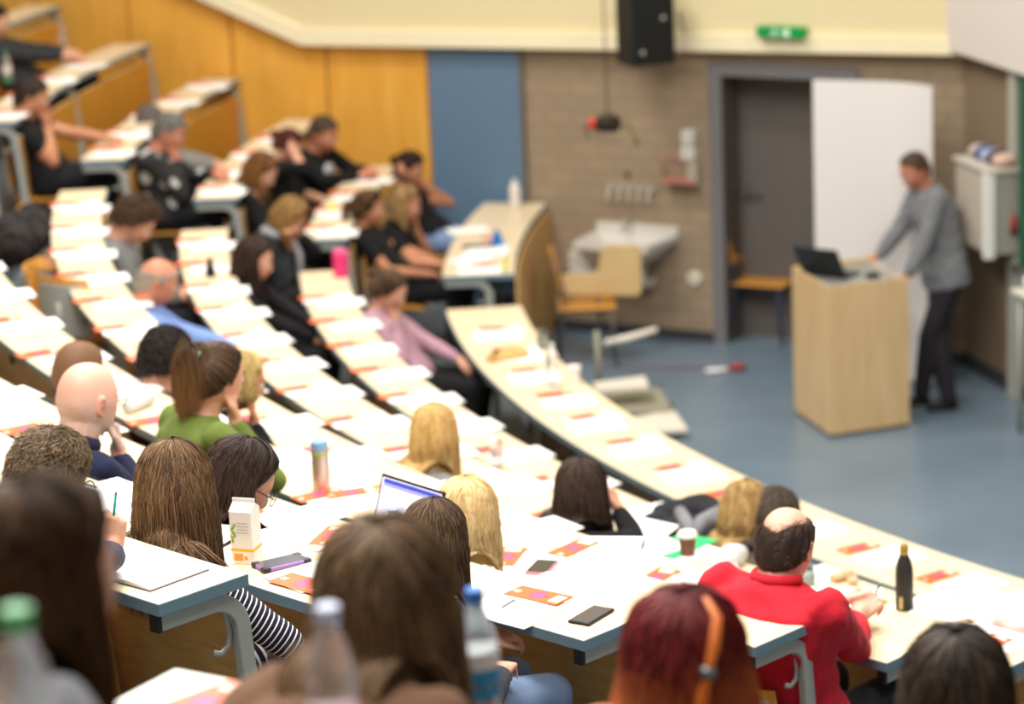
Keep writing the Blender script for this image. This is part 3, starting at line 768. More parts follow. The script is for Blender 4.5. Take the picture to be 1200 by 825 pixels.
        if kind != 'buzz':
            for i in range(n):
                ph = rd.uniform(0, 2 * pi); hl = hairline(ph, 'short'); lo = th0(ph) if th0 else 0
                th = lo + (hl - lo) * sqrt(rd.random()) if not th0 else lo - radians(10) * rd.random() ** 2 + (hl - lo) * rd.random()
                a = hair_surface(H, r, f, u, s, th, ph, vol * 0.5); nn = (a - H).normalized()
                dn = (hair_surface(H, r, f, u, s, th + 0.1, ph + rd.uniform(-.25, .25) + P.get('swirl', 0.3), vol * 0.5) - a).normalized()
                if kind == 'curly':
                    e1 = nn.cross(UPZ).normalized(); e2 = nn.cross(e1); ra = rd.uniform(0.006, 0.012); w0 = rd.uniform(0, 6.28)
                    pt = [a + nn * (vol * 0.5 + 0.012 * q / 7) + (e1 * cos(w0 + q) + e2 * sin(w0 + q)) * ra for q in range(8)]
                else:
                    lift = P.get('lift', 0.35) * rd.uniform(0.5, 1.5) * (1.3 - th / hl if not th0 else 0.25); t = (dn + nn * lift).normalized(); p = a; pt = [a]
                    for q in range(5):
                        t = (t * .85 + dn * .2 - nn * 0.05).normalized(); p = p + t * ln / 5 * rd.uniform(.8, 1.2); pt.append(p)
                paths.append(pt)
            strands(b, cols, paths, wid, c1, c2, rd, tips)
    me = D.meshes.new('hair'); me.from_pydata(b.v, [], b.f)
    me.polygons.foreach_set('use_smooth', [True] * len(me.polygons)); set_attr(me, 'hc', np.array(cols, dtype=np.float32))
    return link(me, 'hair', M_hair, root)

SK = {'fair': rgb(212, 158, 130), 'ruddy': rgb(196, 128, 100), 'tan': rgb(186, 128, 94), 'pale': rgb(220, 168, 144), 'bald': rgb(220, 168, 148)}

def person(label, T, base, baz, haz, P):
    """T top of head, base floor point below the pelvis, baz/haz headings of body and head in degrees"""
    s = P.get('s', 1.0); hs = P.get('hs', s); female = P.get('female', True); vox = P.get('vox', 0.008)
    root = empty('person', base, label, 'person')
    if P.get('group'): root['group'] = P['group']
    bf = Vector((cos(radians(baz)), sin(radians(baz)), 0)); br = Vector((bf.y, -bf.x, 0))
    hp = radians(P.get('pitch', 12)); hf0 = Vector((cos(radians(haz)), sin(radians(haz)), 0))
    hf = hf0 * cos(hp) - UPZ * sin(hp); hu = hf0 * sin(hp) + UPZ * cos(hp)
    rl = radians(P.get('roll', 0)); hr = hf.cross(hu); hu = hu * cos(rl) + hr * sin(rl); hr, hf, hu = basis(hf, hu)
    H = T - hu * 0.118 * hs - UPZ * P.get('hairtop', 0.008)
    stand = P.get('stand', False)
    pel = base + UPZ * (P.get('pel', 0.54 if not stand else 0.92) * (1 if not stand else s))
    nb = H - hu * P.get('neck', 0.085) * hs - UPZ * 0.038 * s - hf * 0.035 * hs - bf * 0.015
    td = (nb - pel); tl = td.length
    w = (0.90 if female else 1.0) * s * P.get('wide', 1.0)
    mid = pel + td * 0.5 - bf * 0.035 * P.get('hunch', 1.0); che = pel + td * 0.76 - bf * 0.03 * P.get('hunch', 1.0)
    tu = (nb - che).normalized(); tu0 = (td).normalized()
    fx = br.cross(tu0) * 1.0; fx = (bf - tu0 * bf.dot(tu0)).normalized(); fxu = (bf - tu * bf.dot(tu)).normalized()
    shz = nb - tu * 0.055 * s - fxu * 0.01
    def torso(b, inf):
        rings = [(pel - tu0 * 0.09, br, fx, 0.10 * w + inf, 0.08 * w + inf), (pel - tu0 * 0.05, br, fx, 0.165 * w + inf, 0.125 * w + inf), (pel + td * 0.10, br, fx, 0.168 * w + inf, 0.122 * w + inf),
                 (pel + td * 0.30 - bf * 0.02, br, fx, 0.142 * w + inf, 0.105 * w + inf), (mid, br, fx, 0.145 * w + inf, 0.105 * w + inf), (che, br, fxu, 0.168 * w + inf, 0.115 * w + inf),
                 (che + (shz - che) * 0.55, br, fxu, 0.175 * w + inf, 0.100 * w + inf), (shz + tu * 0.0, br, fxu, 0.145 * w + inf, 0.075 * w + inf), (shz + tu * 0.032 * s, br, fxu, 0.085 * w + inf, 0.062 * w + inf)]
        if not inf: rings.append((nb + tu * 0.0, br, fxu, 0.056 * s, 0.056 * s))
        else: rings.append((shz + tu * 0.055 * s, br, fxu, 0.058 * s + inf * .6, 0.058 * s + inf * .6))
        loft(b, rings)
    # arms
    arms = {}
    for sd, nm in ((-1, 'L'), (1, 'R')):
        S = shz + br * sd * 0.165 * w - tu * 0.01
        A = P.get(nm)
        if A is None: Wt = base + bf * 0.26 + br * sd * 0.07 + UPZ * 0.66; hint = br * sd * 0.6 - UPZ * 0.8 - bf * .5; o = {}
        else:
            o = A; Wt = A['w'] if isinstance(A['w'], Vector) else base + bf * A['w'][1] + br * A['w'][0] + UPZ * A['w'][2]
            if A.get('face'): Wt = H + hf * A['face'][1] * hs + hr * A['face'][0] * hs + hu * A['face'][2] * hs
            hh = A.get('h', (sd * 0.8, -0.3, -0.6)); hint = br * hh[0] + bf * hh[1] + UPZ * hh[2]
        Wt0 = Wt; E, Wt = ik(S, Wt, 0.285 * s, 0.245 * s, hint)
        if o.get('e') is not None: E = o['e']; Wt = Wt0
        hd = (Wt - E).normalized(); fd = o.get('d'); fd = (br * fd[0] + bf * fd[1] + UPZ * fd[2]).normalized() if fd else hd
        nn = o.get('n', (0, 0, 1)); nn = br * nn[0] + bf * nn[1] + UPZ * nn[2]
        arms[nm] = (S, E, Wt, fd, nn, sd, o)
    def arm(b, nm, inf, end=1.0, k=1.0):
        S, E, Wt, fd, nn, sd, o = arms[nm]
        q = 0.92 if female else 1.05
        capsule(b, S, S + (E - S) * 0.5, 0.056 * q * s + inf, 0.046 * q * s + inf)
        if end > 0.42:
            capsule(b, S + (E - S) * 0.5, E, 0.046 * q * s + inf, 0.040 * q * s + inf)
            if end > 0.55:
                We = E + (Wt - E) * min(1, (end - 0.5) * 2); capsule(b, E, E + (We - E) * .4, 0.040 * q * s + inf, 0.039 * q * s + inf); capsule(b, E + (We - E) * .4, We, 0.039 * q * s + inf, (0.027 + 0.010 * (1 - end)) * q * s + inf)
    # legs
    legs = []
    for sd in (-1, 1):
        hp_ = pel + br * sd * 0.085 * w - tu0 * 0.02
        if stand:
            an = P['feet'][0 if sd < 0 else 1] + UPZ * 0.09; kn = hp_ + (an - hp_) * 0.5 + bf * 0.05
        else:
            ko = P.get('knee', (0.12, 0.38)); kn = base + bf * ko[1] * s + br * sd * ko[0] * s + UPZ * 0.50 * s
            an = base + bf * (ko[1] - 0.06) * s + br * sd * (ko[0]) * s + UPZ * 0.09
        legs.append((hp_, kn, an))
    def leg(b, inf, ends=True):
        for hp_, kn, an in legs:
            capsule(b, hp_, kn, 0.085 * s + inf, 0.060 * s + inf); capsule(b, kn, kn + (an - kn) * 0.4, 0.058 * s + inf, 0.054 * s + inf); capsule(b, kn + (an - kn) * 0.4, an, 0.054 * s + inf, 0.038 * s + inf * 1.4)
    b = MB(); torso(b, 0.0); head_parts(b, H, hr, hf, hu, hs, female, ears=P.get('ears', True))
    capsule(b, nb - tu * 0.03, H - hu * 0.06 * hs - hf * 0.022 * hs, (0.056 if female else 0.068) * s, (0.054 if female else 0.066) * hs)
    for nm in 'LR':
        S, E, Wt, fd, nn, sd, o = arms[nm]; arm(b, nm, 0.0); hand(b, Wt + fd * 0.008, fd, nn, sd if o.get("flip") else -sd * 1.0, o.get('curl', 0.45), s * (0.95 if female else 1.03), o.get('point', 0))
    leg(b, 0.0)
    me = remesh(b, vox, 3, 0.45)
    X = verts_np(me); sk = SK[P.get('skin', 'fair')]; c = np.tile(np.array(sk[:3], dtype=np.float32), (len(X), 1))
    rel_ = X - V(H); lx, ly, lz = rel_ @ V(hr) / hs, rel_ @ V(hf) / hs, rel_ @ V(hu) / hs
    lip = np.exp(-(lx / 0.022) ** 2 - ((lz + 0.062) / 0.008) ** 2) * (ly > 0.05); chk = np.exp(-((np.abs(lx) - 0.045) / 0.025) ** 2 - ((lz + 0.03) / 0.03) ** 2) * (ly > 0.02)
    ear = np.exp(-((np.abs(lx) - 0.082) / 0.010) ** 2 - ((ly + 0.008) / 0.03) ** 2 - ((lz + .006) / 0.035) ** 2)
    for m_, col, k in ((lip, rgb(170, 84, 78), 0.8), (chk, rgb(214, 132, 110), 0.45), (ear, rgb(206, 118, 92), 0.6)):
        m_ = (m_ * k)[:, None]; c = c * (1 - m_) + np.array(col[:3]) * m_
    if P.get('fringe'):
        m_ = (1 / (1 + np.exp((lz - 0.028) / 0.008))) * (1 / (1 + np.exp((ly - 0.035) / 0.006))) * (lz > -0.085) * (1 - np.clip(ear * 2, 0, 1)); m_ = (m_ * (0.5 + 0.2 * np.sin(lx * 900) * np.sin(lz * 700)))[:, None]; c = c * (1 - m_) + np.array(P['fringe'][:3]) * m_
    if P.get('beard'):
        m_ = (1 / (1 + np.exp((lz + 0.035) / 0.008))) * (ly > -0.03) * (lz > -0.14) * (1 - lip); m_ = (m_ * 0.6)[:, None]; c = c * (1 - m_) + np.array(P['beard'][:3]) * m_
    set_attr(me, 'tint', c); link(me, 'body', M_skin, root)
    # face pieces
    for sd in (-1, 1):
        e = MB(); ec = H + (hr * sd * 0.031 + hf * 0.0795 + hu * 0.004) * hs
        e.sphere(ec, 0.0125 * hs, n=16); e.sphere(ec + hf * 0.0065 * hs, 0.0068 * hs, n=12, mi=1); rel(e.build('eye', [M_eye, M_iris], smooth=True), root)
        pts = [H + (hr * sd * (0.014 + 0.034 * q / 5) + hf * (0.099 - 0.0006 * (q ** 2)) + hu * (0.026 + 0.005 * sin(pi * (q + .5) / 6))) * hs for q in range(6)]
        eb = MB(); eb.tube(pts, [0.002, 0.0032, 0.0034, 0.003, 0.0024, 0.0015], n=6)
        if P.get('brow', True): rel(eb.build('eyebrow', mat('brow_' + label[:18], tuple(x * .6 for x in (P['hc'][0][:3])) + (1,), rough=.9), smooth=True), root)
    if P.get('glasses'):
        g = MB()
        for sd in (-1, 1):
            c0 = H + (hr * sd * 0.033 + hf * 0.108 + hu * 0.000) * hs
            ring = [c0 + (hr * cos(q) * 0.026 + hu * sin(q) * 0.019 - hf * 0.006 * sd * cos(q)) * hs for q in [2 * pi * i / 18 for i in range(19)]]
            g.tube(ring, 0.0016 * hs, n=6)
            g.tube([c0 + (hr * sd * 0.026 + hu * 0.006 - hf * .006) * hs, H + (hr * sd * 0.079 + hf * 0.088 + hu * 0.008) * hs, H + (hr * sd * 0.090 + hf * 0.0 + hu * 0.010) * hs, H + (hr * sd * 0.088 - hf * 0.022 - hu * 0.010) * hs], 0.0018 * hs, n=6)
        g.tube([H + (hr * sd_ * 0.008 + hf * 0.109 + hu * 0.004) * hs for sd_ in (-1, 1)], 0.0016 * hs, n=6)
        rel(g.build('glasses', mat('glasses_frame_' + P['glasses'][0], P['glasses'][1], rough=0.3), smooth=True), root)
    caps = [(nb + tu * .02, H - hu * 0.05 * hs, 0.062 * s, 0.058 * hs), (shz - br * 0.13 * w, shz + br * 0.13 * w, 0.072 * s, 0.072 * s),
            (che - br * 0.07 * w, che + br * 0.07 * w, 0.118 * w, 0.118 * w), (che, pel, 0.14 * w, 0.14 * w), (arms['L'][0], arms['L'][1], 0.068 * s, 0.055 * s), (arms['R'][0], arms['R'][1], 0.068 * s, 0.055 * s)]
    build_hair(root, P.get('hair', 'long'), H, hr, hf, hu, hs, caps, P)
    # clothes
    cv = P.get('cvox', max(0.009, vox * 1.3)); inf = P.get('inf', 0.014)
    b = MB(); torso(b, inf); sl = P.get('sleeve', 0.95)
    if sl > 0:
        for nm in 'LR': arm(b, nm, inf * 0.9, sl)
    me = remesh(b, cv, 4, 0.5); X = verts_np(me)
    no = np.empty(len(X) * 3, dtype=np.float32); me.vertices.foreach_get('normal', no); no = no.reshape(-1, 3)
    q = X * 1.0; wr = P.get('wr', 0.004); sd_ = P.get('seed', 3)
    wv = np.sin(q[:, 2] * 46 + 3 * np.sin(q[:, 0] * 21 + sd_) + 2 * np.sin(q[:, 1] * 17)) * 0.6 + np.sin(q[:, 0] * 61 + q[:, 2] * 33 + 2 * np.sin(q[:, 1] * 31 + sd_)) * 0.4
    X2 = X + no * (wv * wr)[:, None]; me.vertices.foreach_set('co', X2.ravel().astype(np.float32))
    al = np.zeros(len(X), dtype=np.float32); best = np.full(len(X), 9.0)
    tri = [(pel, nb, 0.10, 0.3)] + [(arms[n][0], arms[n][1], 0.0, 0.0) for n in 'LR'] + [(arms[n][1], arms[n][2], 0.0, arms[n][1]) for n in 'LR']
    for i, (p0, p1, sub, _) in enumerate(tri):
        d = V(p1 - p0); L = np.linalg.norm(d); d = d / L; t = (X - V(p0)) @ d; tc = np.clip(t, 0, L); dist = np.linalg.norm(X - V(p0) - tc[:, None] * d, axis=1) - sub
        up_ = dist < best; best = np.where(up_, dist, best); al = np.where(up_, t + (0.285 if i > 2 else 0) + 1.0, al)
    a_ = me.attributes.new('along', 'FLOAT', 'POINT'); a_.data.foreach_set('value', al)
    link(me, P.get('top', 'shirt'), P['topmat'], root)
    if P.get('collar'):
        g = MB(); pts = []; rr_ = []
        for i in range(17):
            q_ = 2 * pi * i / 16 ; front = cos(q_)
            pts.append(nb + tu * (0.012 - 0.018 * max(0, front)) + (fxu * cos(q_) * 0.072 + br * sin(q_) * 0.074) * s)
        g.tube(pts, P.get('cr', 0.012) * s, n=8, cap=False, flat=1.7); rel(g.build('collar', P['collar'], smooth=True), root)
        if P.get('collar2'):
            g = MB(); g.tube([p + (nb - p) * 0.10 + tu * 0.012 for p in pts], .0075 * s, n=8, cap=False, flat=1.3); rel(g.build('collar_lining', P['collar2'], smooth=True), root)
    if P.get('pants') is not None:
        b = MB(); rings = [(pel - tu0 * 0.09, br, fx, 0.10 * w, 0.08 * w), (pel - tu0 * 0.05, br, fx, 0.17 * w + .012, 0.13 * w + .012), (pel + td * 0.12, br, fx, 0.172 * w + .008, 0.125 * w + .008)]; loft(b, rings); leg(b, 0.013)
        me = remesh(b, 0.014, 3, 0.5); X = verts_np(me); a_ = me.attributes.new('along', 'FLOAT', 'POINT')
        a_.data.foreach_set('value', ((X @ V(bf)) * 1.0 + 5 + 0.3 * X[:, 2]).astype(np.float32)); link(me, 'trousers', P['pants'], root)
        for (hp_, kn, an) in legs:
            sb = MB(); capsule(sb, an - UPZ * 0.05 - bf * 0.03, an - UPZ * 0.055 + bf * 0.13, 0.036, 0.032, n=12); capsule(sb, an - UPZ * 0.0, an - UPZ * 0.04, 0.042, 0.04, n=12)
            for i in range(len(sb.v)):
                x, y, z = sb.v[i]; sb.v[i] = (x, y, max(z, base.z + 0.004))
            rel(sb.build('shoe', P.get('shoemat', M_black), smooth=True), root)
    P['_'] = dict(H=H, hf=hf, hr=hr, hu=hu, arms=arms, hs=hs, bf=bf, br=br, root=root, nb=nb)
    return root

def seated(label, px, py, k, P, dz=0.5, baz=None, haz=None, dr=0.30, da=0.0, fk=None):
    T = at(px, py, tab(k) + dz); a = ang(T) + da; B = pol(rn(k) + dr + P.get('back_', 0), a, flo(k))
    inw = math.degrees(atan2(CY - B.y, CX - B.x))
    if baz is None: baz = inw
    return person(label, T, B, baz, haz if haz is not None else inw + 15, P)
# ------------------------------------------------------------------ who sits where
BLK = fabric('black_knit', rgb(15, 15, 18)); DEN = fabric('blue_denim', rgb(120, 142, 176)); DTR = fabric('dark_trousers', rgb(20, 20, 25))
def tb(r, f=0.42, z=0.785, **k): return dict(w=(r, f, z), h=((1 if r > 0 else -1) * 0.8, -0.4, -0.5), **k)
def chin(sd, x=0.05, y=0.085, z=-0.16, **k):
    d = dict(w=(0, 0, 0), face=(sd * x, y, z), h=(sd * 0.35, 0.5, -1.0), d=(-sd * 0.25, 0.1, 1.0), n=(sd * 0.4, 1, 0.1), curl=0.75); d.update(k); return d
BRN = (rgb(92, 60, 34), rgb(150, 108, 68)); DKB = (rgb(44, 30, 24), rgb(84, 62, 50)); BLO = (rgb(176, 134, 72), rgb(232, 198, 134)); LBL = (rgb(206, 172, 112), rgb(250, 228, 178))
seats = []
def S(label, px, py, k, P, **kw):
    if kw.get('k_ang') is not None: kw.pop('k_ang')
    r = seated(label, px, py, k, P, **kw); seats.append((r, k, label)); return r

# near block of the hall, in focus or close to it
P_str = dict(s=1.02, hs=1.12, vox=0.006, hc=(rgb(84, 58, 38), rgb(170, 132, 94)), n=3400, wid=0.0013, HL=0.30, vol=0.016, amp=0.007, spread=0.06, seed=11, wide=.86, neck=.115, pitch=22, topmat=fabric('navy_striped_jersey', rgb(24, 24, 42), pattern=('stripe', rgb(225, 225, 232), 0.0165, 0.26)),
             pants=fabric('striped_skirt', rgb(26, 26, 40), pattern=('stripe', rgb(222, 222, 230), 0.030, 0.35)), wr=0.002, cvox=0.007, sleeve=0.93, knee=(0.13, 0.34), glasses=('patterned', rgb(150, 40, 60)))
P_str['R'] = dict(e=atr(336, 752, 16.66), w=atr(326, 792, 16.42), h=(0.9, -0.25, -0.5), d=(-0.9, 0.5, -0.35), n=(0.3, 0.4, 0.9), curl=0.5)
S('person with long straight brown hair in a navy and white striped top, hand in lap', 205, 519, 6, P_str, dz=0.5, baz=50, haz=84, da=-0.45)
P_gm = dict(female=False, s=1.0, hs=1.04, vox=0.005, hair='short', hc=(rgb(88, 68, 48), rgb(176, 152, 120)), n=5200, wid=0.0009, len=0.030, lift=0.85, vol=0.012, seed=5, swirl=0.12, pitch=24, skin='fair', glasses=('thin_black', rgb(30, 26, 26)),
            topmat=fabric('dark_blue_shirt', rgb(44, 52, 78)), pants=DTR)
P_gm['R'] = dict(w=at(133, 652, tab(7) + 0.05), h=(0.8, -0.3, -0.6), d=(-0.15, 0.25, 1.0), n=(0.6, -0.5, 0.2), curl=0.75)
S('person with tousled greying brown hair and thin black glasses, writing at the notebook desk', 70, 503, 7, P_gm, dz=0.5, baz=50, haz=50, da=-1.5)
fabric('navy_jacket', rgb(24, 30, 58))
P_bald = dict(female=False, s=1.08, hs=1.16, vox=0.005, hair='none', hc=(rgb(198, 178, 162), rgb(220, 204, 190)), fringe=rgb(196, 178, 164), seed=2, pitch=8, skin='bald', glasses=('silver', rgb(150, 140, 130)), beard=rgb(196, 180, 168),
              topmat=fabric('navy_jacket', rgb(24, 30, 58)), collar=MATS['cloth_navy_jacket'], collar2=fabric('grey_collar', rgb(150, 156, 166)), cr=.014, pants=DTR, R=chin(1, 0.035, 0.10, -0.175), wide=1.08)
S('bald person in a navy jacket with glasses, resting the chin on one hand', 104, 422, 5, P_bald, dz=0.57, haz=48)
P_gw = dict(s=1.0, hs=1.1, vox=0.0055, hc=(rgb(38, 26, 22), rgb(92, 70, 58)), n=2200, wid=0.0016, HL=0.26, vol=0.017, amp=0.010, wave=0.6, open=78, seed=21, pitch=34, glasses=('dark_red', rgb(70, 30, 36)), topmat=fabric('black_jacket', rgb(30, 30, 32)), pants=DTR, skin='pale', spread=0.12)
S('person with long dark brown hair and dark red glasses, head bent over the papers', 303, 521, 5, P_gw, dz=0.5, haz=22)
P_pony = dict(s=1.1, hs=1.08, vox=0.006, hair='ponytail', hc=(rgb(60, 44, 32), rgb(124, 94, 66)), n=1300, wid=0.0017, HL=0.25, tie=38, vol=0.010, seed=8, pitch=12, topmat=fabric('olive_green_sweater', rgb(100, 116, 52)), pants=DTR, R=chin(1, 0.06, 0.06, -0.15), skin='fair', tips=(rgb(140, 100, 60), .5, 1.0), wide=1.05)
S('person with a brown ponytail and pale green hair tie in an olive green sweater', 258, 403, 4, P_pony, dz=0.64, haz=38, da=-0.6)
P_sb = dict(s=1.0, hs=1.05, hc=(rgb(160, 134, 78), rgb(214, 190, 130)), n=700, wid=0.003, HL=0.06, vol=0.014, seed=9, pitch=16, topmat=BLK, pants=DTR, skin='tan', open=58, R=chin(1))
S('person with short straw-blond hair beside the ponytailed one, mostly hidden', 289, 414, 3, P_sb, dz=0.5, haz=14)
P_dk = dict(female=False, s=1.0, hs=1.1, hair='curly', hc=(rgb(34, 28, 28), rgb(70, 58, 54)), n=900, wid=0.0026, vol=0.018, seed=10, pitch=22, topmat=fabric('dark_maroon_shirt', rgb(62, 40, 48)), pants=DTR)
S('person with thick dark hair and a dark maroon shirt, seen from behind', 199, 386, 3, P_dk, dz=0.5, haz=60)
P_bz = dict(female=False, s=1.02, hs=1.14, hair='buzz', hc=(rgb(140, 104, 76), rgb(150, 112, 82)), vol=0.003, seed=12, pitch=14, topmat=fabric('dark_grey_sweater', rgb(52, 54, 58)), pants=DTR, skin='tan')
S('person with close-cropped brown hair, head showing just above the bald one', 96, 399, 4, P_bz, dz=0.48, haz=56)
P_b3 = dict(s=0.98, hs=1.1, vox=0.006, hc=LBL, n=1800, wid=0.002, HL=0.30, vol=0.014, seed=14, pitch=16, topmat=fabric('beige_top', rgb(196, 180, 160)), pants=DEN, amp=0.008)
S('person with long light blond hair between the laptop and the flyers, seen from behind', 548, 560, 4, P_b3, dz=0.45, haz=78)
P_br = dict(s=0.98, hs=1.04, vox=0.006, hc=(rgb(66, 46, 32), rgb(142, 112, 82)), n=2200, wid=0.0016, HL=0.34, vol=0.012, seed=15, pitch=20, topmat=fabric('charcoal_top', rgb(48, 48, 56)), pants=DEN, knee=(0.10, 0.40), amp=0.006, R=tb(0.20, 0.12, 0.66))
S('person with long brown hair behind the open laptop, in a charcoal top and jeans', 512, 586, 5, P_br, dz=0.44, baz=38, haz=70)
P_bb = dict(s=1.0, hs=1.1, vox=0.007, hc=BLO, n=1100, wid=0.0026, HL=0.30, vol=0.013, seed=16, pitch=14, topmat=fabric('grey_top', rgb(120, 120, 120)), pants=DTR)
S('person with long honey-blond hair seen from behind, alone in the third desk row', 508, 474, 2, P_bb, dz=0.5, haz=84)
P_dw = dict(s=1.02, hs=1.1, vox=0.006, hc=(rgb(46, 32, 26), rgb(94, 72, 60)), n=1500, wid=0.0022, HL=0.40, vol=0.016, seed=17, pitch=18, topmat=BLK, pants=DTR, spread=0.14, R=dict(e=atr(744, 634, rn(2) + .05), w=atr(725, 600, rn(2) + .03), h=(1, 0, -1), d=(-0.55, 0.1, 0.85), n=(0.6, 0.5, 0.3), curl=.6))
S('person with long dark brown hair, right hand raised beside the face, black sleeve', 682, 538, 2, P_dw, dz=0.45, haz=76)
P_p1 = dict(s=1.0, hs=1.08, vox=0.007, hc=(rgb(140, 106, 58), rgb(206, 172, 116)), n=1100, wid=0.0026, HL=0.24, vol=0.02, seed=18, pitch=18, topmat=fabric('dark_grey_coat', rgb(60, 58, 60)), pants=DTR, wave=1, amp=0.012)
S('person with wavy dark blond hair leaning towards the dark-haired neighbour', 876, 566, 1, P_p1, dz=0.47, haz=70)
P_p2 = dict(s=1.0, hs=1.06, vox=0.007, hc=(rgb(62, 50, 42), rgb(108, 92, 76)), n=1000, wid=0.0026, HL=0.26, vol=0.016, seed=19, pitch=36, roll=-14, topmat=fabric('olive_brown_cardigan', rgb(86, 76, 58)), pants=DTR, sleeve=0.9)
S('person with dark hair in an olive-brown cardigan, just behind the balding one in red', 913, 575, 1, P_p2, dz=0.43, haz=48, da=0.8)
P_red = dict(female=False, s=1.12, hs=1.16, vox=0.0055, hair='balding', hc=(rgb(64, 48, 42), rgb(140, 116, 100)), n=3600, wid=0.0011, len=0.016, vol=0.007, bald=40, bback=16, seed=20, pitch=20, topmat=fabric('red_shirt', rgb(196, 30, 48)), collar=fabric('red_shirt', rgb(196, 30, 48)), pants=DTR, skin='pale', cr=.009, neck=.055, wide=1.22, sleeve=0.9, wr=0.006, inf=0.020, lift=.25)
P_red['R'] = dict(e=at(1000, 757, tab(3) + 0.05), w=at(1003, 724, tab(3) + 0.07), h=(0.9, -0.3, -0.5), d=(0.15, 0.8, 0.45), n=(0.5, -0.3, 0.8), curl=0.75)
P_red['L'] = dict(w=at(980, 716, tab(3) + 0.07), h=(-0.6, -0.3, -0.5), d=(0.35, 0.8, 0.5), n=(-0.4, 0.3, 0.8), curl=0.7)
S('balding person in a red long-sleeved shirt, hands on the desk, writing', 926, 592, 3, P_red, dz=0.6, baz=46, haz=62)
P_bs = dict(female=False, s=1.0, hs=1.12, hair='balding', hc=(rgb(170, 156, 140), rgb(206, 196, 184)), n=700, wid=0.002, len=0.012, vol=0.005, bald=56, seed=22, pitch=26, topmat=fabric('light_blue_shirt', rgb(116, 142, 196)), pants=DTR, skin='ruddy', L=tb(-0.1, 0.30, .72), R=tb(0.10, 0.34, .74), glasses=('brown', rgb(90, 60, 50)), wide=1.05)
S('person with a balding grey head in a light blue shirt', 195, 304, 2, P_bs, dz=0.5, haz=8, baz=8)
P_cg = dict(female=False, s=1.05, hs=1.18, hair='curly', hc=(rgb(72, 50, 34), rgb(120, 90, 64)), n=900, wid=0.003, vol=0.022, seed=23, pitch=42, topmat=fabric('grey_sweatshirt', rgb(112, 112, 112)), pants=DTR, skin='fair', wide=1.05)
S('person with bushy brown hair in a grey sweatshirt, looking down', 174, 238, 2, P_cg, dz=0.5, haz=-6, baz=4)
P_w23 = dict(s=1.05, hs=1.12, hc=DKB, n=700, wid=0.0032, HL=0.26, vol=0.016, seed=24, pitch=16, topmat=fabric('black_coat', rgb(18, 18, 21)), pants=DTR, L=dict(w=(-0.05, 0.36, 0.66), h=(-1, 0, -.5)), R=dict(w=(0.10, 0.38, 0.62), h=(1, -.2, -.6), curl=.6), skin='fair')
S('person with long dark hair and a black coat, in profile, hands in the lap', 303, 280, 1, P_w23, dz=0.5, haz=-8, baz=-10)
P_w22 = dict(s=1.05, hs=1.1, hc=(rgb(110, 78, 40), rgb(190, 150, 90)), n=700, wid=0.0032, HL=0.14, vol=0.016, seed=25, pitch=38, topmat=fabric('dark_jacket', rgb(32, 34, 38)), pants=DTR, L=dict(w=(-0.05, 0.30, 0.92), h=(-1, 0, -.6)), R=dict(w=(0, 0, 0), face=(0.03, 0.12, -0.16), h=(.6, 0, -1), d=(0, .3, 1), n=(.3, 1, 0)), skin='tan')
S('person with honey-brown hair and a grey scarf, bent over a phone', 352, 237, 1, P_w22, dz=0.40, haz=-20, baz=-5)
P_pk = dict(s=1.05, hs=1.08, hair='bun', hc=(rgb(78, 56, 40), rgb(126, 98, 74)), n=500, wid=0.003, vol=0.008, seed=26, tie=50, pitch=26, topmat=fabric('dusty_pink_sweater', rgb(176, 138, 152)), pants=BLK, R=chin(1, 0.02, 0.10, -0.15), skin='fair')
S('person in a dusty pink sweater leaning the cheek on a hand', 465, 319, 0, P_pk, dz=0.5, haz=-12, baz=-15)

# far block by the orange wall
P24 = dict(s=1.05, hs=1.08, hair='ponytail', hc=(rgb(38, 28, 26), rgb(150, 110, 60)), n=500, wid=0.0032, HL=0.2, tie=62, vol=0.010, seed=27, pitch=8, topmat=BLK, pants=DTR, sleeve=0.42, skin='tan', R=dict(w=(0.16, 0.16, 0.66), h=(.5, -1, -.2)), L=dict(w=(-0.10, 0.30, 0.64), h=(-1, 0, -.5)))
S('dark-haired person in a black T-shirt with one bare arm hanging, at the aisle', 434, 223, 0, P24, dz=0.5, haz=-5, baz=-5, da=0)
P25 = dict(s=1.05, hs=1.08, hc=(rgb(116, 84, 50), rgb(200, 164, 112)), n=600, wid=0.0032, HL=0.16, vol=0.014, seed=28, pitch=14, topmat=BLK, pants=DTR, sleeve=0.40, skin='tan', R=dict(w=(0.20, 0.36, 0.66), h=(.6, -1, -.2)), L=chin(-1))
S('person with blond-streaked hair in a black T-shirt, forearms crossed', 479, 219, 0, P25, dz=0.45, haz=-20, baz=-15)
P26 = dict(s=1.05, hs=1.08, hair='bun', tie=72, hc=DKB, n=400, wid=0.003, vol=0.008, seed=29, pitch=22, topmat=BLK, pants=DEN, sleeve=0.35, skin='tan', R=dict(w=(0, 0, 0), face=(0.10, -0.02, 0.0), e=aty(528, 238, 22.12), h=(1, .7, -.3), d=(-.5, 0, .8)), L=chin(-1))
S('person with dark pinned-up hair against the blue panel edge, bare arm raised', 486, 179, 0, P26, dz=0.46, haz=-25, baz=-20)
P19 = dict(s=1.05, hs=1.1, hc=(rgb(104, 64, 30), rgb(168, 116, 62)), n=600, wid=0.0032, HL=0.22, vol=0.016, seed=30, pitch=34, topmat=BLK, pants=DTR, skin='fair', R=chin(1, .05, .09, -.16), open=70)
S('person with long chestnut hair and a black top, head bowed', 316, 183, 1, P19, dz=0.48, haz=-15, baz=-8)
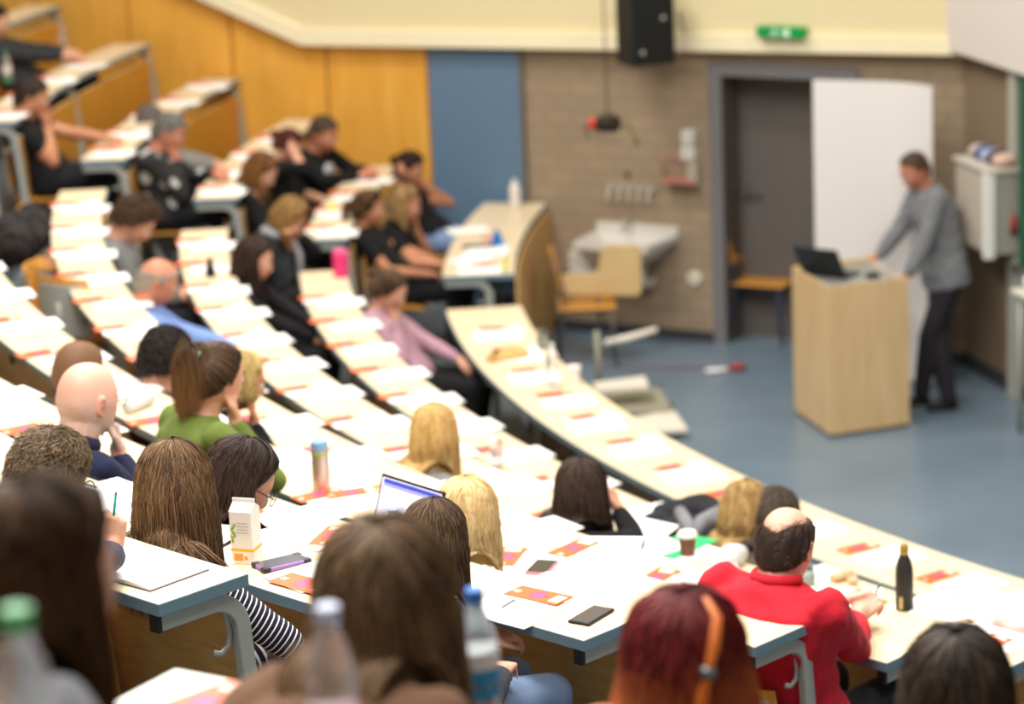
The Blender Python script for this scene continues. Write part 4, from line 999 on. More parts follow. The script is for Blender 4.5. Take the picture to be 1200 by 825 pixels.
P21 = dict(s=1.0, hs=1.02, hair='bun', hc=(rgb(84, 36, 28), rgb(126, 66, 48)), n=450, wid=0.003, vol=0.010, seed=31, pitch=32, topmat=BLK, pants=DTR, sleeve=.5, skin='fair', R=dict(w=(0, 0, 0), face=(0.085, 0.03, 0.035), h=(.8, .8, -.4), d=(-.5, 0, .8)), tie=68)
S('person with reddish-brown pinned hair, a hand pressed to the head', 347, 154, 1, P21, dz=0.47, haz=-15, baz=-8)
P20 = dict(female=False, s=1.05, hs=1.15, hair='short', hc=(rgb(92, 72, 52), rgb(150, 132, 112)), n=700, wid=0.0026, len=.02, vol=0.010, seed=32, pitch=22, topmat=BLK, pants=DTR, skin='ruddy', wide=1.1, L=tb(-.1), R=tb(.1, .45))
r20 = S('person with short brown hair in a black sweatshirt with a pale round print', 384, 138, 1, P20, dz=0.45, haz=-35, baz=-25)
P17 = dict(female=False, s=1.1, hs=1.15, hair='short', hc=(rgb(112, 110, 102), rgb(176, 174, 166)), n=800, wid=0.0026, len=.02, vol=0.010, seed=33, pitch=26, wide=1.15, topmat=fabric('black_jacket_with_pale_blotches', rgb(40, 40, 40), pattern=('blot', rgb(190, 188, 182), 7.0, 0.33)), pants=DTR, skin='ruddy', R=chin(1, .02, .11, -.15), L=tb(-.1, .36))
S('grey-haired person in a black jacket with pale blotches, fist at the mouth', 206, 134, 2, P17, dz=0.50, haz=-12, baz=0)
P18 = dict(female=False, s=1.0, hs=1.05, hair='short', hc=(rgb(104, 98, 92), rgb(160, 154, 146)), n=500, wid=0.0026, len=.02, vol=0.010, seed=34, pitch=10, topmat=fabric('light_grey_jacket', rgb(128, 124, 120)), pants=DTR, skin='fair')
S('grey-haired person in a light grey jacket, half hidden by the blotched jacket', 178, 123, 2, P18, dz=0.40, haz=20, baz=5, dr=0.36)
P15 = dict(female=False, s=1.12, hs=1.2, hair='short', hc=(rgb(58, 42, 32), rgb(98, 74, 56)), n=900, wid=0.0024, len=.02, vol=0.010, seed=35, pitch=16, wide=1.05, topmat=BLK, pants=DTR, sleeve=0.40, skin='tan', R=chin(1, .0, .12, -.15), L=tb(-.10, .42))
S('brown-haired person in a black T-shirt with a fist at the mouth, top left', 42, 91, 3, P15, dz=0.52, haz=0, baz=2)
P16 = dict(female=False, s=1.12, hs=1.15, hair='short', hc=DKB, n=400, wid=0.0026, len=.02, vol=0.010, seed=36, pitch=16, topmat=fabric('dark_grey_pullover', rgb(48, 48, 50)), pants=DTR, skin='fair', L=tb(-.1, .40), R=tb(.10, .43))
S('person at the left edge in a dark grey pullover, clasped hands on the desk', -3, 5, 4, P16, dz=0.47, haz=0, baz=2)

# foreground block
P1 = dict(s=1.0, hs=1.12, vox=0.008, hc=(rgb(48, 28, 14), rgb(116, 80, 46)), n=900, wid=0.0035, HL=0.34, vol=0.020, seed=41, pitch=6, topmat=fabric('heather_grey_shirt', rgb(128, 130, 136)), pants=DTR, skin='pale', open=72, sleeve=.4, L=tb(-.2, .5), R=tb(.3, .3))
S('blurred person with long brown hair in a grey shirt, left foreground', 48, 570, 10, P1, dz=0.5, haz=40, baz=55)
P2 = dict(s=1.0, hs=1.12, vox=0.008, hc=(rgb(92, 68, 46), rgb(164, 132, 98)), n=1300, wid=0.003, HL=0.50, vol=0.020, seed=42, pitch=4, topmat=fabric('brown_top', rgb(110, 80, 60)), pants=DTR, wave=1.0, amp=0.011, tips=(rgb(140, 104, 66), .5, 1.0), spread=.06)
S('blurred person with long wavy brown hair in the middle foreground, seen from behind', 446, 614, 9, P2, dz=0.5, haz=82, baz=60)
P3 = dict(s=1.0, hs=1.12, vox=0.008, hc=(rgb(94, 22, 28), rgb(150, 46, 42)), n=1500, wid=0.0028, HL=0.44, vol=0.020, seed=43, pitch=6, topmat=BLK, pants=DTR, tips=(rgb(206, 122, 62), .20, .62), spread=.34, amp=.008)
S('person with long red hair fading to orange and a clipped side strand', 800, 696, 8, P3, dz=0.5, haz=84, baz=60)
P4 = dict(s=1.0, hs=1.08, vox=0.008, hc=(rgb(40, 30, 26), rgb(92, 78, 68)), n=1000, wid=0.003, HL=0.20, vol=0.018, seed=44, pitch=4, topmat=BLK, pants=DTR)
S('blurred dark-haired head at the lower right corner, seen from behind', 1120, 740, 7, P4, dz=0.55, haz=88, baz=60)

# strand with clasps in the red hair
q = P3['_']; H_, hf_, hr_, hu_, hs_ = q['H'], q['hf'], q['hr'], q['hu'], q['hs']
def hsurf(th, ph, off): return hair_surface(H_, hr_, hf_, hu_, hs_, radians(th), radians(ph), off)
pt = [hsurf(16, 110, .024), hsurf(32, 132, .028), hsurf(48, 150, .032), hsurf(64, 160, .034), hsurf(80, 166, .034)]
pt += [pt[-1] + Vector((-0.005 * i, -0.004 * i, -0.05 * i)) for i in range(1, 7)]
mb = MB(); mb.tube(pt, [.006, .010, .011, .008, .011, .008, .012, .015, .016, .015, .008], n=10, flat=.6)
rel(mb.build('side_strand', mat('orange_hair_strand', rgb(206, 108, 36), rough=.5, var=.25, scale=60, bump=.3), smooth=True), q['root'])
for i in (3, 5):
    cb = MB(); t_ = (pt[i + 1] - pt[i]).normalized(); cb.tube([pt[i] - t_ * .010, pt[i] + t_ * .010], 0.015, n=14); rel(cb.build('hair_clasp', mat('grey_clasp', rgb(110, 112, 118), rough=.35, metal=.6), smooth=True), q['root'])
# hair tie
q = P_pony['_']; tie = hair_surface(q['H'], q['hr'], q['hf'], q['hu'], q['hs'], radians(38), pi, 0.022)
mb = MB(); mb.tube([tie + (q['hr'] * cos(a) * .024 + q['hf'].cross(q['hr']) * 0 + (q['hu'] * .5 + q['hf'] * .8).normalized() * sin(a) * .024) for a in [2 * pi * i / 16 for i in range(17)]], .010, n=8, cap=False)
rel(mb.build('hair_tie', mat('mint_elastic', rgb(150, 200, 160), rough=.8), smooth=True), q['root'])
# scarf of the one bent over the phone, white print on the black sweatshirt
q = P_w22['_']; mb = MB(); n0 = q['nb']
mb.tube([n0 + (q['br'] * sin(a) * .085 + q['bf'] * cos(a) * .08) + UPZ * (.01 * sin(3 * a)) for a in [2 * pi * i / 18 for i in range(19)]], .036, n=10, cap=False)
mb.tube([n0 + q['bf'] * .09 + q['br'] * .03, n0 + q['bf'] * .15 + q['br'] * .05 - UPZ * .15, n0 + q['bf'] * .15 + q['br'] * .06 - UPZ * .38], [.04, .05, .055], n=10, flat=.5)
rel(mb.build('scarf', fabric('pale_grey_wool', rgb(150, 148, 150)), smooth=True), q['root'])
q = P20['_']; c = q['nb'] + q['bf'] * .135 + q['br'] * .03 - UPZ * .16
mb = MB(); M = Matrix((q['br'], q['bf'].cross(q['br']), q['bf'])).transposed(); mb.lathe([(0.0, -.02), (.055, -.02), (.055, .012), (.05, .016), (0.0, .016)], n=24, M=M, c=c); rel(mb.build('chest_print', mat('pale_print', rgb(190, 192, 190), rough=.8), smooth=False), q['root'])

# ------------------------------------------------------------------ the lecturer
LY = 19.75
def lp(x, y, d=0.0): return aty(x, y, LY + d)
fl, fr = at(1080, 476, 0.0), at(1112, 481, 0.0)
T = lp(1066, 180); P_L = dict(female=False, stand=True, s=1.04, hs=1.08, vox=0.008, hair='short', hc=(rgb(104, 82, 62), rgb(150, 126, 102)), n=700, wid=0.0024, len=.010, vol=.005, seed=51, pitch=20, skin='ruddy',
        topmat=fabric('grey_cardigan', rgb(120, 122, 126)), pants=fabric('black_trousers', rgb(34, 32, 38)), feet=None, wide=1.12, inf=.022, hunch=.6)
base = (fl + fr) / 2 + Vector((0.0, 0.0, 0)); base.z = 0
P_L['feet'] = [Vector((fl.x, fl.y, 0)), Vector((fr.x, fr.y, 0))]
# body turned to image left; its left side is towards the viewer
P_L['R'] = dict(w=lp(1022, 314, 0.12), h=(0.3, -1, -0.2), d=(0.1, 1, -0.25), n=(0, .3, 1), curl=.35)
P_L['L'] = dict(w=lp(1062, 328, -0.28), h=(-0.5, -1, 0.1), d=(0.1, 0.6, -0.7), n=(-.4, .8, .4), curl=.5)
pelv = lp(1108, 322)
P_L['pel'] = pelv.z / P_L['s']; Bs = Vector((pelv.x, pelv.y, 0))
rL = person('grey-bearded standing person in a grey cardigan leaning on the lectern', T, Bs, 188, 214, P_L)
rL['label'] = 'person standing and leaning on the lectern in a grey cardigan and black trousers'
# ------------------------------------------------------------------ seats
def make_seat():
    r = empty('swing_chair', (0, 0, 0), 'x', 'chair', 'swing seats of the lecture rows')
    # local: +x towards the desk
    b = MB(); n = 9
    def pan(x0, x1, w, z, th, curve): pass
    vs = []
    for i in range(n):                      # bent plywood seat
        t = i / (n - 1); x = -0.19 + 0.38 * t; z = 0.44 - 0.015 * sin(pi * t) + (0.0 if t < .8 else -0.03 * (t - .8) / .2)
        for y in (-0.20, 0.20): vs += [(x, y, z), (x, y, z - 0.014)]
    fs = []
    for i in range(n - 1):
        a = i * 4; c = a + 4; fs += [(a, a + 2, c + 2, c), (a + 1, c + 1, c + 3, a + 3), (a, c, c + 1, a + 1), (a + 2, a + 3, c + 3, c + 2)]
    fs += [(0, 1, 3, 2), ((n - 1) * 4, (n - 1) * 4 + 2, (n - 1) * 4 + 3, (n - 1) * 4 + 1)]
    b.add(vs, fs).build('seat', M_seatply, r, bevel=0.003)
    def back(off, z0, z1, th, w):
        m = MB(); N = 12; K = 5; vs = []
        for k in range(K):
            z = z0 + (z1 - z0) * k / (K - 1)
            for j in range(N + 1):
                a = -1 + 2 * j / N; ww = w * (1 - .10 * (k / (K - 1)) ** 3)
                x = -0.24 - off - 0.05 * (z - .5) + 0.045 * a * a
                vs += [(x, a * ww, z), (x - th, a * ww, z)]
        fs = []; R = (N + 1) * 2
        for k in range(K - 1):
            for j in range(N):
                a = k * R + j * 2; c = a + R; fs += [(a, c, c + 2, a + 2), (a + 1, a + 3, c + 3, c + 1)]
            fs += [(k * R, k * R + 1, k * R + R + 1, k * R + R), (k * R + 2 * N, k * R + R + 2 * N, k * R + R + 2 * N + 1, k * R + 2 * N + 1)]
        for j in range(N):
            a = j * 2; fs += [(a, a + 2, a + 3, a + 1)]; a += (K - 1) * R; fs += [(a, a + 1, a + 3, a + 2)]
        return m.add(vs, fs)
    back(0.0, 0.50, 0.80, 0.014, 0.20).build('backrest', M_seatply, r, smooth=False, bevel=0.003)
    back(0.016, 0.46, 0.765, 0.010, 0.185).build('back_shell', M_greyp, r, bevel=0.003)
    MB().tube([(0.0, 0, 0.0), (0.0, 0, 0.18), (-0.06, 0, 0.36), (-0.10, 0, 0.425)], [0.03, 0.028, 0.026, 0.026], n=12).build('pedestal', M_steel, r, smooth=True)
    MB().lathe([(0.0, 0), (0.09, 0.0), (0.09, 0.008), (0.04, 0.014), (0, 0.014)], n=20).build('base_plate', M_steel, r)
    MB().tube([(-0.08, 0, 0.425), (-0.20, 0, 0.425), (-0.262, 0, 0.47), (-0.275, 0, 0.66)], [0.018] * 4, n=10, flat=.6).build('back_bracket', M_steel, r, smooth=True)
    return r
seat0 = make_seat(); first = [True]
def place_seat(p, yaw, label):
    o = seat0 if first[0] else copy_tree(seat0); first[0] = False
    o.location = p; o.rotation_euler = (0, 0, yaw); o['label'] = label; return o
for (r, k, lab) in seats:
    p = r.location; yaw = atan2(CY - p.y, CX - p.x)
    s_ = lab.replace('person with ', '').replace('blurred ', '').split(',')[0]
    place_seat(Vector((p.x, p.y, p.z)) - Vector((cos(yaw), sin(yaw), 0)) * 0.05, yaw, 'swing chair under the person with ' + ' '.join(s_.replace('person ', '').split()[:9]))
def seat_at(k, n, label, tuck=0.34):
    a = -144.0 - 2.85 * (n - 3); p = pol(rn(k) + tuck, a, flo(k)); return place_seat(p, atan2(CY - p.y, CX - p.x), label)
def seat_px(k, x, y, top, turn, label):
    q = at(x, y, flo(k) + top); yaw = atan2(CY - q.y, CX - q.x) + turn; o_ = place_seat(Vector((q.x, q.y, flo(k))) + Vector((cos(yaw), sin(yaw), 0)) * .26, yaw, label); return o_
seat_px(3, 28, 312, .80, -.15, 'empty swing chair with an orange rim and grey shell at the left edge')
seat_px(3, 68, 338, .74, .75, 'empty grey swing chair turned sideways, left of the fourth desk row')
seat_px(3, 22, 244, .80, .1, 'empty swing chair beyond the dark coat at the left edge')
for n, t in ((5, 'next to the cropped head'), (6, 'farther left')): seat_at(4, n, 'empty orange and grey swing seat at the fifth desk row, ' + t)
for n, t in ((8, 'right of the blue shirt'), (7, 'two right of the blue shirt')): seat_at(2, n, 'empty swing seat at the third desk row, ' + t)

# ------------------------------------------------------------------ papers on the desks
def flyer_mat():
    m = D.materials.new('orange_flyer_print'); m.use_nodes = True; nt = m.node_tree; b = nt.nodes['Principled BSDF']; b.inputs['Roughness'].default_value = 0.5
    tc = nd(nt, 'ShaderNodeTexCoord'); sp = nd(nt, 'ShaderNodeSeparateXYZ'); nt.links.new(tc.outputs['Object'], sp.inputs[0])
    def M(op, a, c=None, c2=None):
        n = nd(nt, 'ShaderNodeMath', operation=op)
        for i, v in enumerate((a, c, c2)):
            if v is None: continue
            if isinstance(v, (int, float)): n.inputs[i].default_value = v
            else: nt.links.new(v, n.inputs[i])
        return n.outputs[0]
    x, y = sp.outputs['X'], sp.outputs['Y']
    d = M('SQRT', M('ADD', M('MULTIPLY', x, x), M('MULTIPLY', y, y)))
    cr = nd(nt, 'ShaderNodeValToRGB'); cr.color_ramp.interpolation = 'LINEAR'
    e = cr.color_ramp.elements; e[0].position = 0.0; e[0].color = rgb(120, 50, 140); e[1].position = 1.0; e[1].color = rgb(228, 92, 22)
    for p, c in ((0.10, rgb(206, 70, 130)), (0.34, rgb(216, 70, 84)), (0.39, rgb(228, 90, 26))): q = e.new(p); q.color = c
    nt.links.new(M('DIVIDE', d, 0.09), cr.inputs[0])
    def blk(x0, x1, y0, y1): return M('MULTIPLY', M('MULTIPLY', M('GREATER_THAN', x, x0), M('LESS_THAN', x, x1)), M('MULTIPLY', M('GREATER_THAN', y, y0), M('LESS_THAN', y, y1)))
    w1 = blk(0.058, 0.094, -0.030, 0.030); w2 = blk(-0.094, -0.070, -0.012, 0.010)
    mx = nd(nt, 'ShaderNodeMix'); mx.data_type = 'RGBA'; mx.inputs[7].default_value = rgb(246, 226, 214)
    nt.links.new(M('MAXIMUM', M('MULTIPLY', w1, 0.85), M('MULTIPLY', w2, 0.6)), mx.inputs[0]); nt.links.new(cr.outputs[0], mx.inputs[6]); nt.links.new(mx.outputs[2], b.inputs['Base Color'])
    return m
M_fly = flyer_mat()
def sheet_mesh(name, w, h, m, t=0.0012, curl=0.0):
    b = MB(); n = 8; vs = []
    for i in range(n + 1):
        x = -w / 2 + w * i / n; z = curl * ((i / n - .5) * 2) ** 2
        vs += [(x, -h / 2, z), (x, h / 2, z), (x, -h / 2, z + t), (x, h / 2, z + t)]
    fs = []
    for i in range(n):
        a = i * 4; c = a + 4; fs += [(a, a + 1, c + 1, c), (a + 2, c + 2, c + 3, a + 3), (a, c, c + 2, a + 2), (a + 1, a + 3, c + 3, c + 1)]
    fs += [(0, 2, 3, 1), (n * 4, n * 4 + 1, n * 4 + 3, n * 4 + 2)]
    o = b.add(vs, fs).build(name, m); me = o.data; D.objects.remove(o); return me
fl_me = sheet_mesh('flyer', 0.21, 0.10, M_fly, 0.0006); sh_me = sheet_mesh('handout_sheet', 0.297, 0.21, M_white, 0.003); sh_me2 = sheet_mesh('handout_sheet', 0.297, 0.21, M_white, 0.0015)
def put(me, name, p, yaw, label, cat, group=None, tilt=0.0):
    o = D.objects.new(name, me); COL.objects.link(o); o.location = p; o.rotation_euler = (tilt, 0, yaw); return tag(o, label, cat, group)
ROWW = ['front', 'second', 'third', 'fourth', 'fifth', 'sixth', 'seventh']
rp = random.Random(99)
def setpl(k, a, what, i, block):
    z = tab(k); r1 = rn(k); w = r1 - rf(k); yaw = radians(a + 180) + rp.uniform(-.06, .06)
    where = f', {ROWW[k]} {block} row, {ordi(i)} place from its near end'
    g = f'{ROWW[k]} row of the {block}'
    if what & 1:
        q = pol(r1 - (0.25 if k == 0 else 0.08) + rp.uniform(-.01, .01), a, z + 0.0035 + 0.002); put(fl_me, 'flyer', q, yaw + rp.uniform(-.08, .08), 'orange flyer' + where, 'flyer', 'orange flyers, ' + g)
    if what & 2:
        q = pol(rf(k) + (0.24 if k == 0 else 0.10) + rp.uniform(-.02, .015), a + 0.95 * 12 / r1, z + 0.0005); put(sh_me, 'handout_sheet', q, yaw + rp.uniform(-.05, .05), 'white handouts' + where, 'paper', 'white handouts, ' + g)
    if what & 4:
        q = pol(rf(k) + (0.22 if k == 0 else 0.17), a + 0.30 * 12 / r1, z + 0.0035 + 0.0002); put(sh_me2, 'loose_sheet', q, yaw + rp.uniform(-.12, .12), 'loose white sheet' + where, 'paper', 'loose sheets, ' + g)
LIM = {0: (0, 13), 1: (1, 13), 2: (3, 14), 3: (3, 14), 4: (3, 11), 5: (2, 7), 6: (1, 4)}
for k, (n0, n1) in LIM.items():
    for i, n in enumerate(range(n0, n1 + 1)):
        a = -144.0 - 2.85 * (n - 3) + (0.25 if k else 0) + rp.uniform(-.12, .12)
        if a < FE[k] + 1 or a > NE[k] - 2: continue
        setpl(k, a, 7 if rp.random() < .45 else 3, n - n0 + 1, 'middle block')
for k, (a0, a1) in enumerate(FA[:5]):
    for i in range(5 if k else 2):
        a = a0 - 1.7 - 2.9 * i
        if a < a1 + 1: continue
        setpl(k, a, 7 if rp.random() < .4 else 3, i + 1, 'far block')
def quad_yaw(x0, y0, x1, y1, z):
    a, b = at(x0, y0, z), at(x1, y1, z); return atan2(b.y - a.y, b.x - a.x)
# the clear ones at the ends of the fifth and sixth rows
z = tab(5)
put(fl_me, 'flyer', at(631, 697.5, z + .006), quad_yaw(587, 689, 665, 706, z), 'orange flyer with pink disc near the black phone, lying lengthwise', 'flyer')
put(sh_me, 'handout_sheet', at(598, 716, z + .001), quad_yaw(540, 690, 640, 726, z) + .15, 'white sheet under the lengthwise orange flyer and the pen', 'paper')
put(sh_me2, 'handout_sheet', at(660, 690, z + .001), quad_yaw(600, 672, 700, 700, z) + 0.1, 'white sheet between the pink-cased phone and the lengthwise flyer', 'paper')
z = tab(4)
put(fl_me, 'flyer', at(595, 652, z + .006), quad_yaw(585, 668, 606, 642, z), 'orange flyer beside the light blond hair, white block uppermost', 'flyer')
put(sh_me, 'handout_sheet', at(626, 664, z + .002), quad_yaw(600, 682, 650, 640, z), 'white sheet under the pink-cased phone', 'paper')
put(fl_me, 'flyer', at(672, 642, z + .006), quad_yaw(660, 650, 682, 636, z) - .15, 'orange flyer beyond the pink-cased phone, at the edge of a sheet', 'flyer')
put(sh_me, 'handout_sheet', at(704, 640, z + .002), quad_yaw(670, 645, 740, 634, z) - .5, 'white sheet sticking out over the desk edge by the dark-haired person', 'paper')
put(sh_me2, 'handout_sheet', at(695, 664, z + .001), quad_yaw(650, 660, 730, 675, z), 'white sheet to the right of the pink-cased phone', 'paper')
z = tab(3)
put(fl_me, 'flyer', at(770, 676, z + .006), quad_yaw(758, 684, 780, 667, z) - .1, 'orange flyer left of the person in red', 'flyer')
put(sh_me, 'handout_sheet', at(806, 684, z + .002), quad_yaw(775, 690, 835, 676, z) - .4, 'white sheet between the orange flyer and the person in red', 'paper')
put(sh_me, 'handout_sheet', at(985, 700, z + .002), quad_yaw(965, 700, 1005, 694, z) - .5, 'white writing pad under the hands of the person in red', 'paper')
z = tab(6)
put(fl_me, 'flyer', at(356, 684, z + .006), quad_yaw(333, 680, 376, 692, z), 'orange flyer partly behind the wavy-haired foreground person', 'flyer')
put(sh_me, 'handout_sheet', at(378, 672, z + .002), quad_yaw(340, 680, 410, 660, z), 'white sheet with the orange flyer below the purple phone', 'paper')
z = tab(7)
for i, (x, y, yw) in enumerate([(120, 600, .3), (90, 640, .1)]): pass
put(sh_me, 'handout_sheet', at(136, 600, tab(6) + .002), quad_yaw(110, 600, 170, 600, tab(6)), 'white sheet on the desk between the thin-glasses writer and the striped top', 'paper')
put(sh_me2, 'handout_sheet', at(142, 578, tab(6) + .004), quad_yaw(110, 600, 170, 592, tab(6)), 'white sheet by the back of the navy jacket', 'paper')
put(sh_me, 'handout_sheet', at(1162, 748, tab(2) + .002), quad_yaw(1130, 735, 1190, 752, tab(2)), 'white sheet beyond the blurred dark head at lower right', 'paper')
put(fl_me, 'flyer', at(1158, 755, tab(2) + .006), quad_yaw(1146, 760, 1170, 748, tab(2)), 'orange flyer just beyond the blurred dark head at lower right', 'flyer')
put(sh_me, 'handout_sheet', at(1105, 714, tab(2) + .002), quad_yaw(1075, 705, 1130, 724, tab(2)), 'white sheet right of the black bottle', 'paper')
put(sh_me, 'handout_sheet', at(368, 628, tab(5) + .002), quad_yaw(345, 620, 410, 640, tab(5)), 'white sheet right of the dark red glasses', 'paper')
put(fl_me, 'flyer', at(412, 577, tab(4) + .006), quad_yaw(392, 580, 436, 574, tab(4)), 'orange flyer between the steel flask and the open laptop', 'flyer')
put(fl_me, 'flyer', at(388, 628, tab(5) + .006), quad_yaw(370, 642, 392, 622, tab(5)), 'orange flyer peeking out left of the wavy-haired foreground person', 'flyer')
put(sh_me, 'handout_sheet', at(240, 822, tab(9) + .002), quad_yaw(190, 806, 262, 820, tab(9)), 'white sheet at the bottom left on the foreground desk', 'paper')
put(fl_me, 'flyer', at(238, 822, tab(9) + .006), quad_yaw(222, 816, 244, 808, tab(9)), 'orange flyer at the bottom left on the foreground desk', 'flyer')

# ------------------------------------------------------------------ small things
def thing_at(name, p, label, cat, rz=0.0): return empty(name, p, label, cat, rz=rz)
# open notebook
z = tab(7); o = thing_at('notebook', at(166, 669, z), 'open white notebook with a dark cover above the desk end beside the striped sleeve', 'notebook', quad_yaw(135, 655, 235, 668, z) - .25)
for sx in (-1, 1):
    b = MB(); vs = []; N = 8
    for i in range(N + 1):
        t = i / N; x = sx * 0.15 * t; zz = 0.010 + 0.006 * sin(pi * t) - 0.004 * t
        vs += [(x, -.105, zz), (x, .105, zz), (x, -.105, 0.003), (x, .105, 0.003)]
    fs = []
    for i in range(N):
        a = i * 4; c = a + 4; fs += [(a, a + 1, c + 1, c), (a + 2, c + 2, c + 3, a + 3), (a, c, c + 2, a + 2), (a + 1, a + 3, c + 3, c + 1)]
    fs += [(0, 2, 3, 1), (N * 4, N * 4 + 1, N * 4 + 3, N * 4 + 2)]
    b.add(vs, fs).build('page_block', M_white, o)
MB().box((0, 0, .0015), (.308, .216, .003)).build('cover', mat('dark_violet_cover', rgb(78, 70, 88), rough=.5), o, bevel=.001)
def pen(p0, p1, label, m, r=0.004):
    c = (p0 + p1) / 2; o = thing_at('pen', p0, label, 'pen'); d = p1 - p0
    rel(MB().tube([p0, p1 - d * .12], r, n=10).build('barrel', m, smooth=True), o); rel(MB().tube([p1 - d * .12, p1], [r, .0008], n=10).build('tip', M_steel, smooth=True), o)
    rel(MB().tube([p0 - d * .02, p0 + d * .05], r * 1.15, n=10).build('cap', M_steel, smooth=True), o); return o
z = tab(6); pen(at(236, 652, z + .006), at(266, 660, z + .006), 'rose and silver pen beside the notebook', mat('rose_plastic', rgb(206, 150, 130), rough=.3))
pen(at(603, 703, tab(5) + .006), at(586, 713, tab(5) + .006), 'grey pen half under the lengthwise orange flyer', mat('grey_plastic', rgb(120, 122, 126), rough=.3))
q = P_gm['_']['arms']['R']; pen(q[2] + Vector((.02, .03, .17)), q[2] + Vector((-.005, .05, .03)), 'teal pen held up by the writer with thin glasses', mat('teal_plastic', rgb(40, 170, 160), rough=.3))
q = P_red['_']['arms']['R']; pen(q[2] + Vector((.10, .08, .10)), q[2] + Vector((.05, .10, -.02)), 'pen in the right hand of the person in red', mat('slate_plastic', rgb(70, 80, 100), rough=.3))
# phones
def phone(p, yaw, label, body, glass, w=.075, l=.15, t=.009, cs=None):
    o = thing_at('phone', p, label, 'phone', yaw)
    MB().box((0, 0, t / 2), (l, w, t)).build('body', body, o, bevel=.0035, seg=3)
    MB().box((0, 0, t + .0004), (l - .008, w - .008, .0014)).build('screen', glass, o, bevel=.0005)
    MB().box((l * .45, w * .0, t + .0012), (.002, .012, .0006)).build('earpiece', M_steel, o)
    if cs:
        for sx in (-1, 1):
            for sy in (-1, 1): MB().box((sx * (l / 2 - .010), sy * (w / 2 - .010), t * .52), (.026, .026, t + .003)).build('bumper', cs, o, bevel=.004)
    return o
GL = mat('phone_glass', rgb(30, 32, 36), rough=.08, spec=.6); GLg = mat('phone_glass_grey', rgb(96, 98, 106), rough=.12, spec=.6)
phone(at(330, 662, tab(6) + .001), quad_yaw(304, 667, 356, 655, tab(6)), 'purple-cased phone with dark corners beside the drink carton', mat('lilac_case', rgb(160, 126, 190), rough=.4), GLg, w=.08, l=.158, t=.013, cs=mat('dark_violet_bumper', rgb(56, 40, 62), rough=.5))
phone(at(693, 723, tab(5) + .001), quad_yaw(672, 736, 714, 711, tab(5)), 'black glossy phone near the corner of the desk', M_black, mat('phone_glass_sheen', rgb(74, 70, 70), rough=.15, spec=.6), w=.078, l=.158)
phone(at(635, 667, tab(4) + .004), quad_yaw(625, 678, 645, 657, tab(4)), 'phone in a pink case lying on white sheets', mat('pink_case', rgb(236, 130, 140), rough=.4), GL, w=.085, l=.15, t=.012)
# drink carton
p = at(290, 657, tab(6)); o = thing_at('drink_carton', p, 'white drink carton with a yellow band standing by the purple phone', 'carton', quad_yaw(275, 655, 305, 660, tab(6)) + .25)
M_cart = mat('carton_white', rgb(244, 240, 232), rough=.45); h = .165; w_ = .036
b = MB(); b.box((0, 0, h / 2), (2 * w_, 2 * w_, h)); b.build('carton_body', M_cart, o, bevel=.002)
b = MB(); b.add([(-w_, -w_, h), (w_, -w_, h), (w_, w_, h), (-w_, w_, h), (-w_, 0, h + .022), (w_, 0, h + .022)], [(0, 1, 5, 4), (2, 3, 4, 5), (1, 2, 5), (3, 0, 4), (0, 3, 2, 1)]); b.build('gable_top', M_cart, o)
MB().box((0, 0, h + .026), (2 * w_, .004, .016)).build('top_seam', M_cart, o)
b = MB(); b.box((0, 0, .045), (2 * w_ + .0012, 2 * w_ + .0012, .009)); b.build('yellow_band', mat('carton_yellow', rgb(244, 190, 50), rough=.5), o)
b = MB(); b.box((-.012, -w_ - .0004, .022), (.030, .0014, .022)); b.box((.012, -w_ - .0004, .020), (.010, .0014, .012)); b.build('orange_print', mat('carton_orange', rgb(240, 160, 60), rough=.5), o)
b = MB(); rr = random.Random(2)
for i in range(9): b.sphere((-.030 + .004 * (i % 3) + rr.uniform(-.002, .002), -w_ - .0003, .075 + .012 * (i // 2) + rr.uniform(-.004, .004)), (.0042, .0015, .0060), n=8)
b.build('leaf_print', mat('carton_green', rgb(150, 180, 60), rough=.5), o)
b = MB()
for i in range(4): b.box((.006, -w_ - .0005, .100 + i * .010), (.040 - .006 * (i % 2), .0012, .0022))
b.build('grey_lettering', mat('carton_grey', rgb(190, 186, 184), rough=.6), o)
# bottles
def glassy(name, col, tr=0.9, rough=0.08): return mat(name, col, rough=rough, trans=tr, var=.02, ior=1.3, spec=.5)
PET = glassy('clear_pet', rgb(232, 236, 238), .88)
def bottle(p, label, s=1.0, h=.24, r=.034, cap=rgb(56, 126, 214), lab=None, body=None, capname='blue', cr=.0145):
    o = thing_at('water_bottle', p, label, 'bottle'); R = r
    prof = [(0, .004), (R * .7, 0), (R * .95, .006), (R, .02)]
    n = 9
    for i in range(n): zz = .03 + (h * .60 - .03) * i / (n - 1); prof.append((R * (1 - (.035 if i % 2 else 0)), zz))
    prof += [(R, h * .63), (R * .93, h * .70), (R * .72, h * .79), (R * .46, h * .865), (cr * .95, h * .90), (cr * .95, h * .93)]
    MB().lathe(prof + [(0, h * .93)], n=32).build('bottle_body', body or PET, o, smooth=True)
    MB().lathe([(0, h * .915), (cr, h * .915), (cr * 1.06, h * .925), (cr * 1.04, h * .995), (cr * .85, h), (0, h)], n=24).build('cap', mat('cap_' + capname, cap, rough=.4), o, smooth=False)
    if lab:
        for i, (z0, z1, c, nm) in enumerate(lab): MB().lathe([(R * .98, h * z0), (R * 1.012, h * z0), (R * 1.012, h * z1), (R * .98, h * z1)], n=32).build('label', mat('label_' + nm, c, rough=.5), o, smooth=False)
    return o
def onrow(k, x, y, h):   # foot of a bottle on desk k whose cap shows at x, y
    q = at(x, y, tab(k) + h); return Vector((q.x, q.y, tab(k) + .001))
WL, BL = rgb(232, 238, 242), rgb(40, 150, 206)
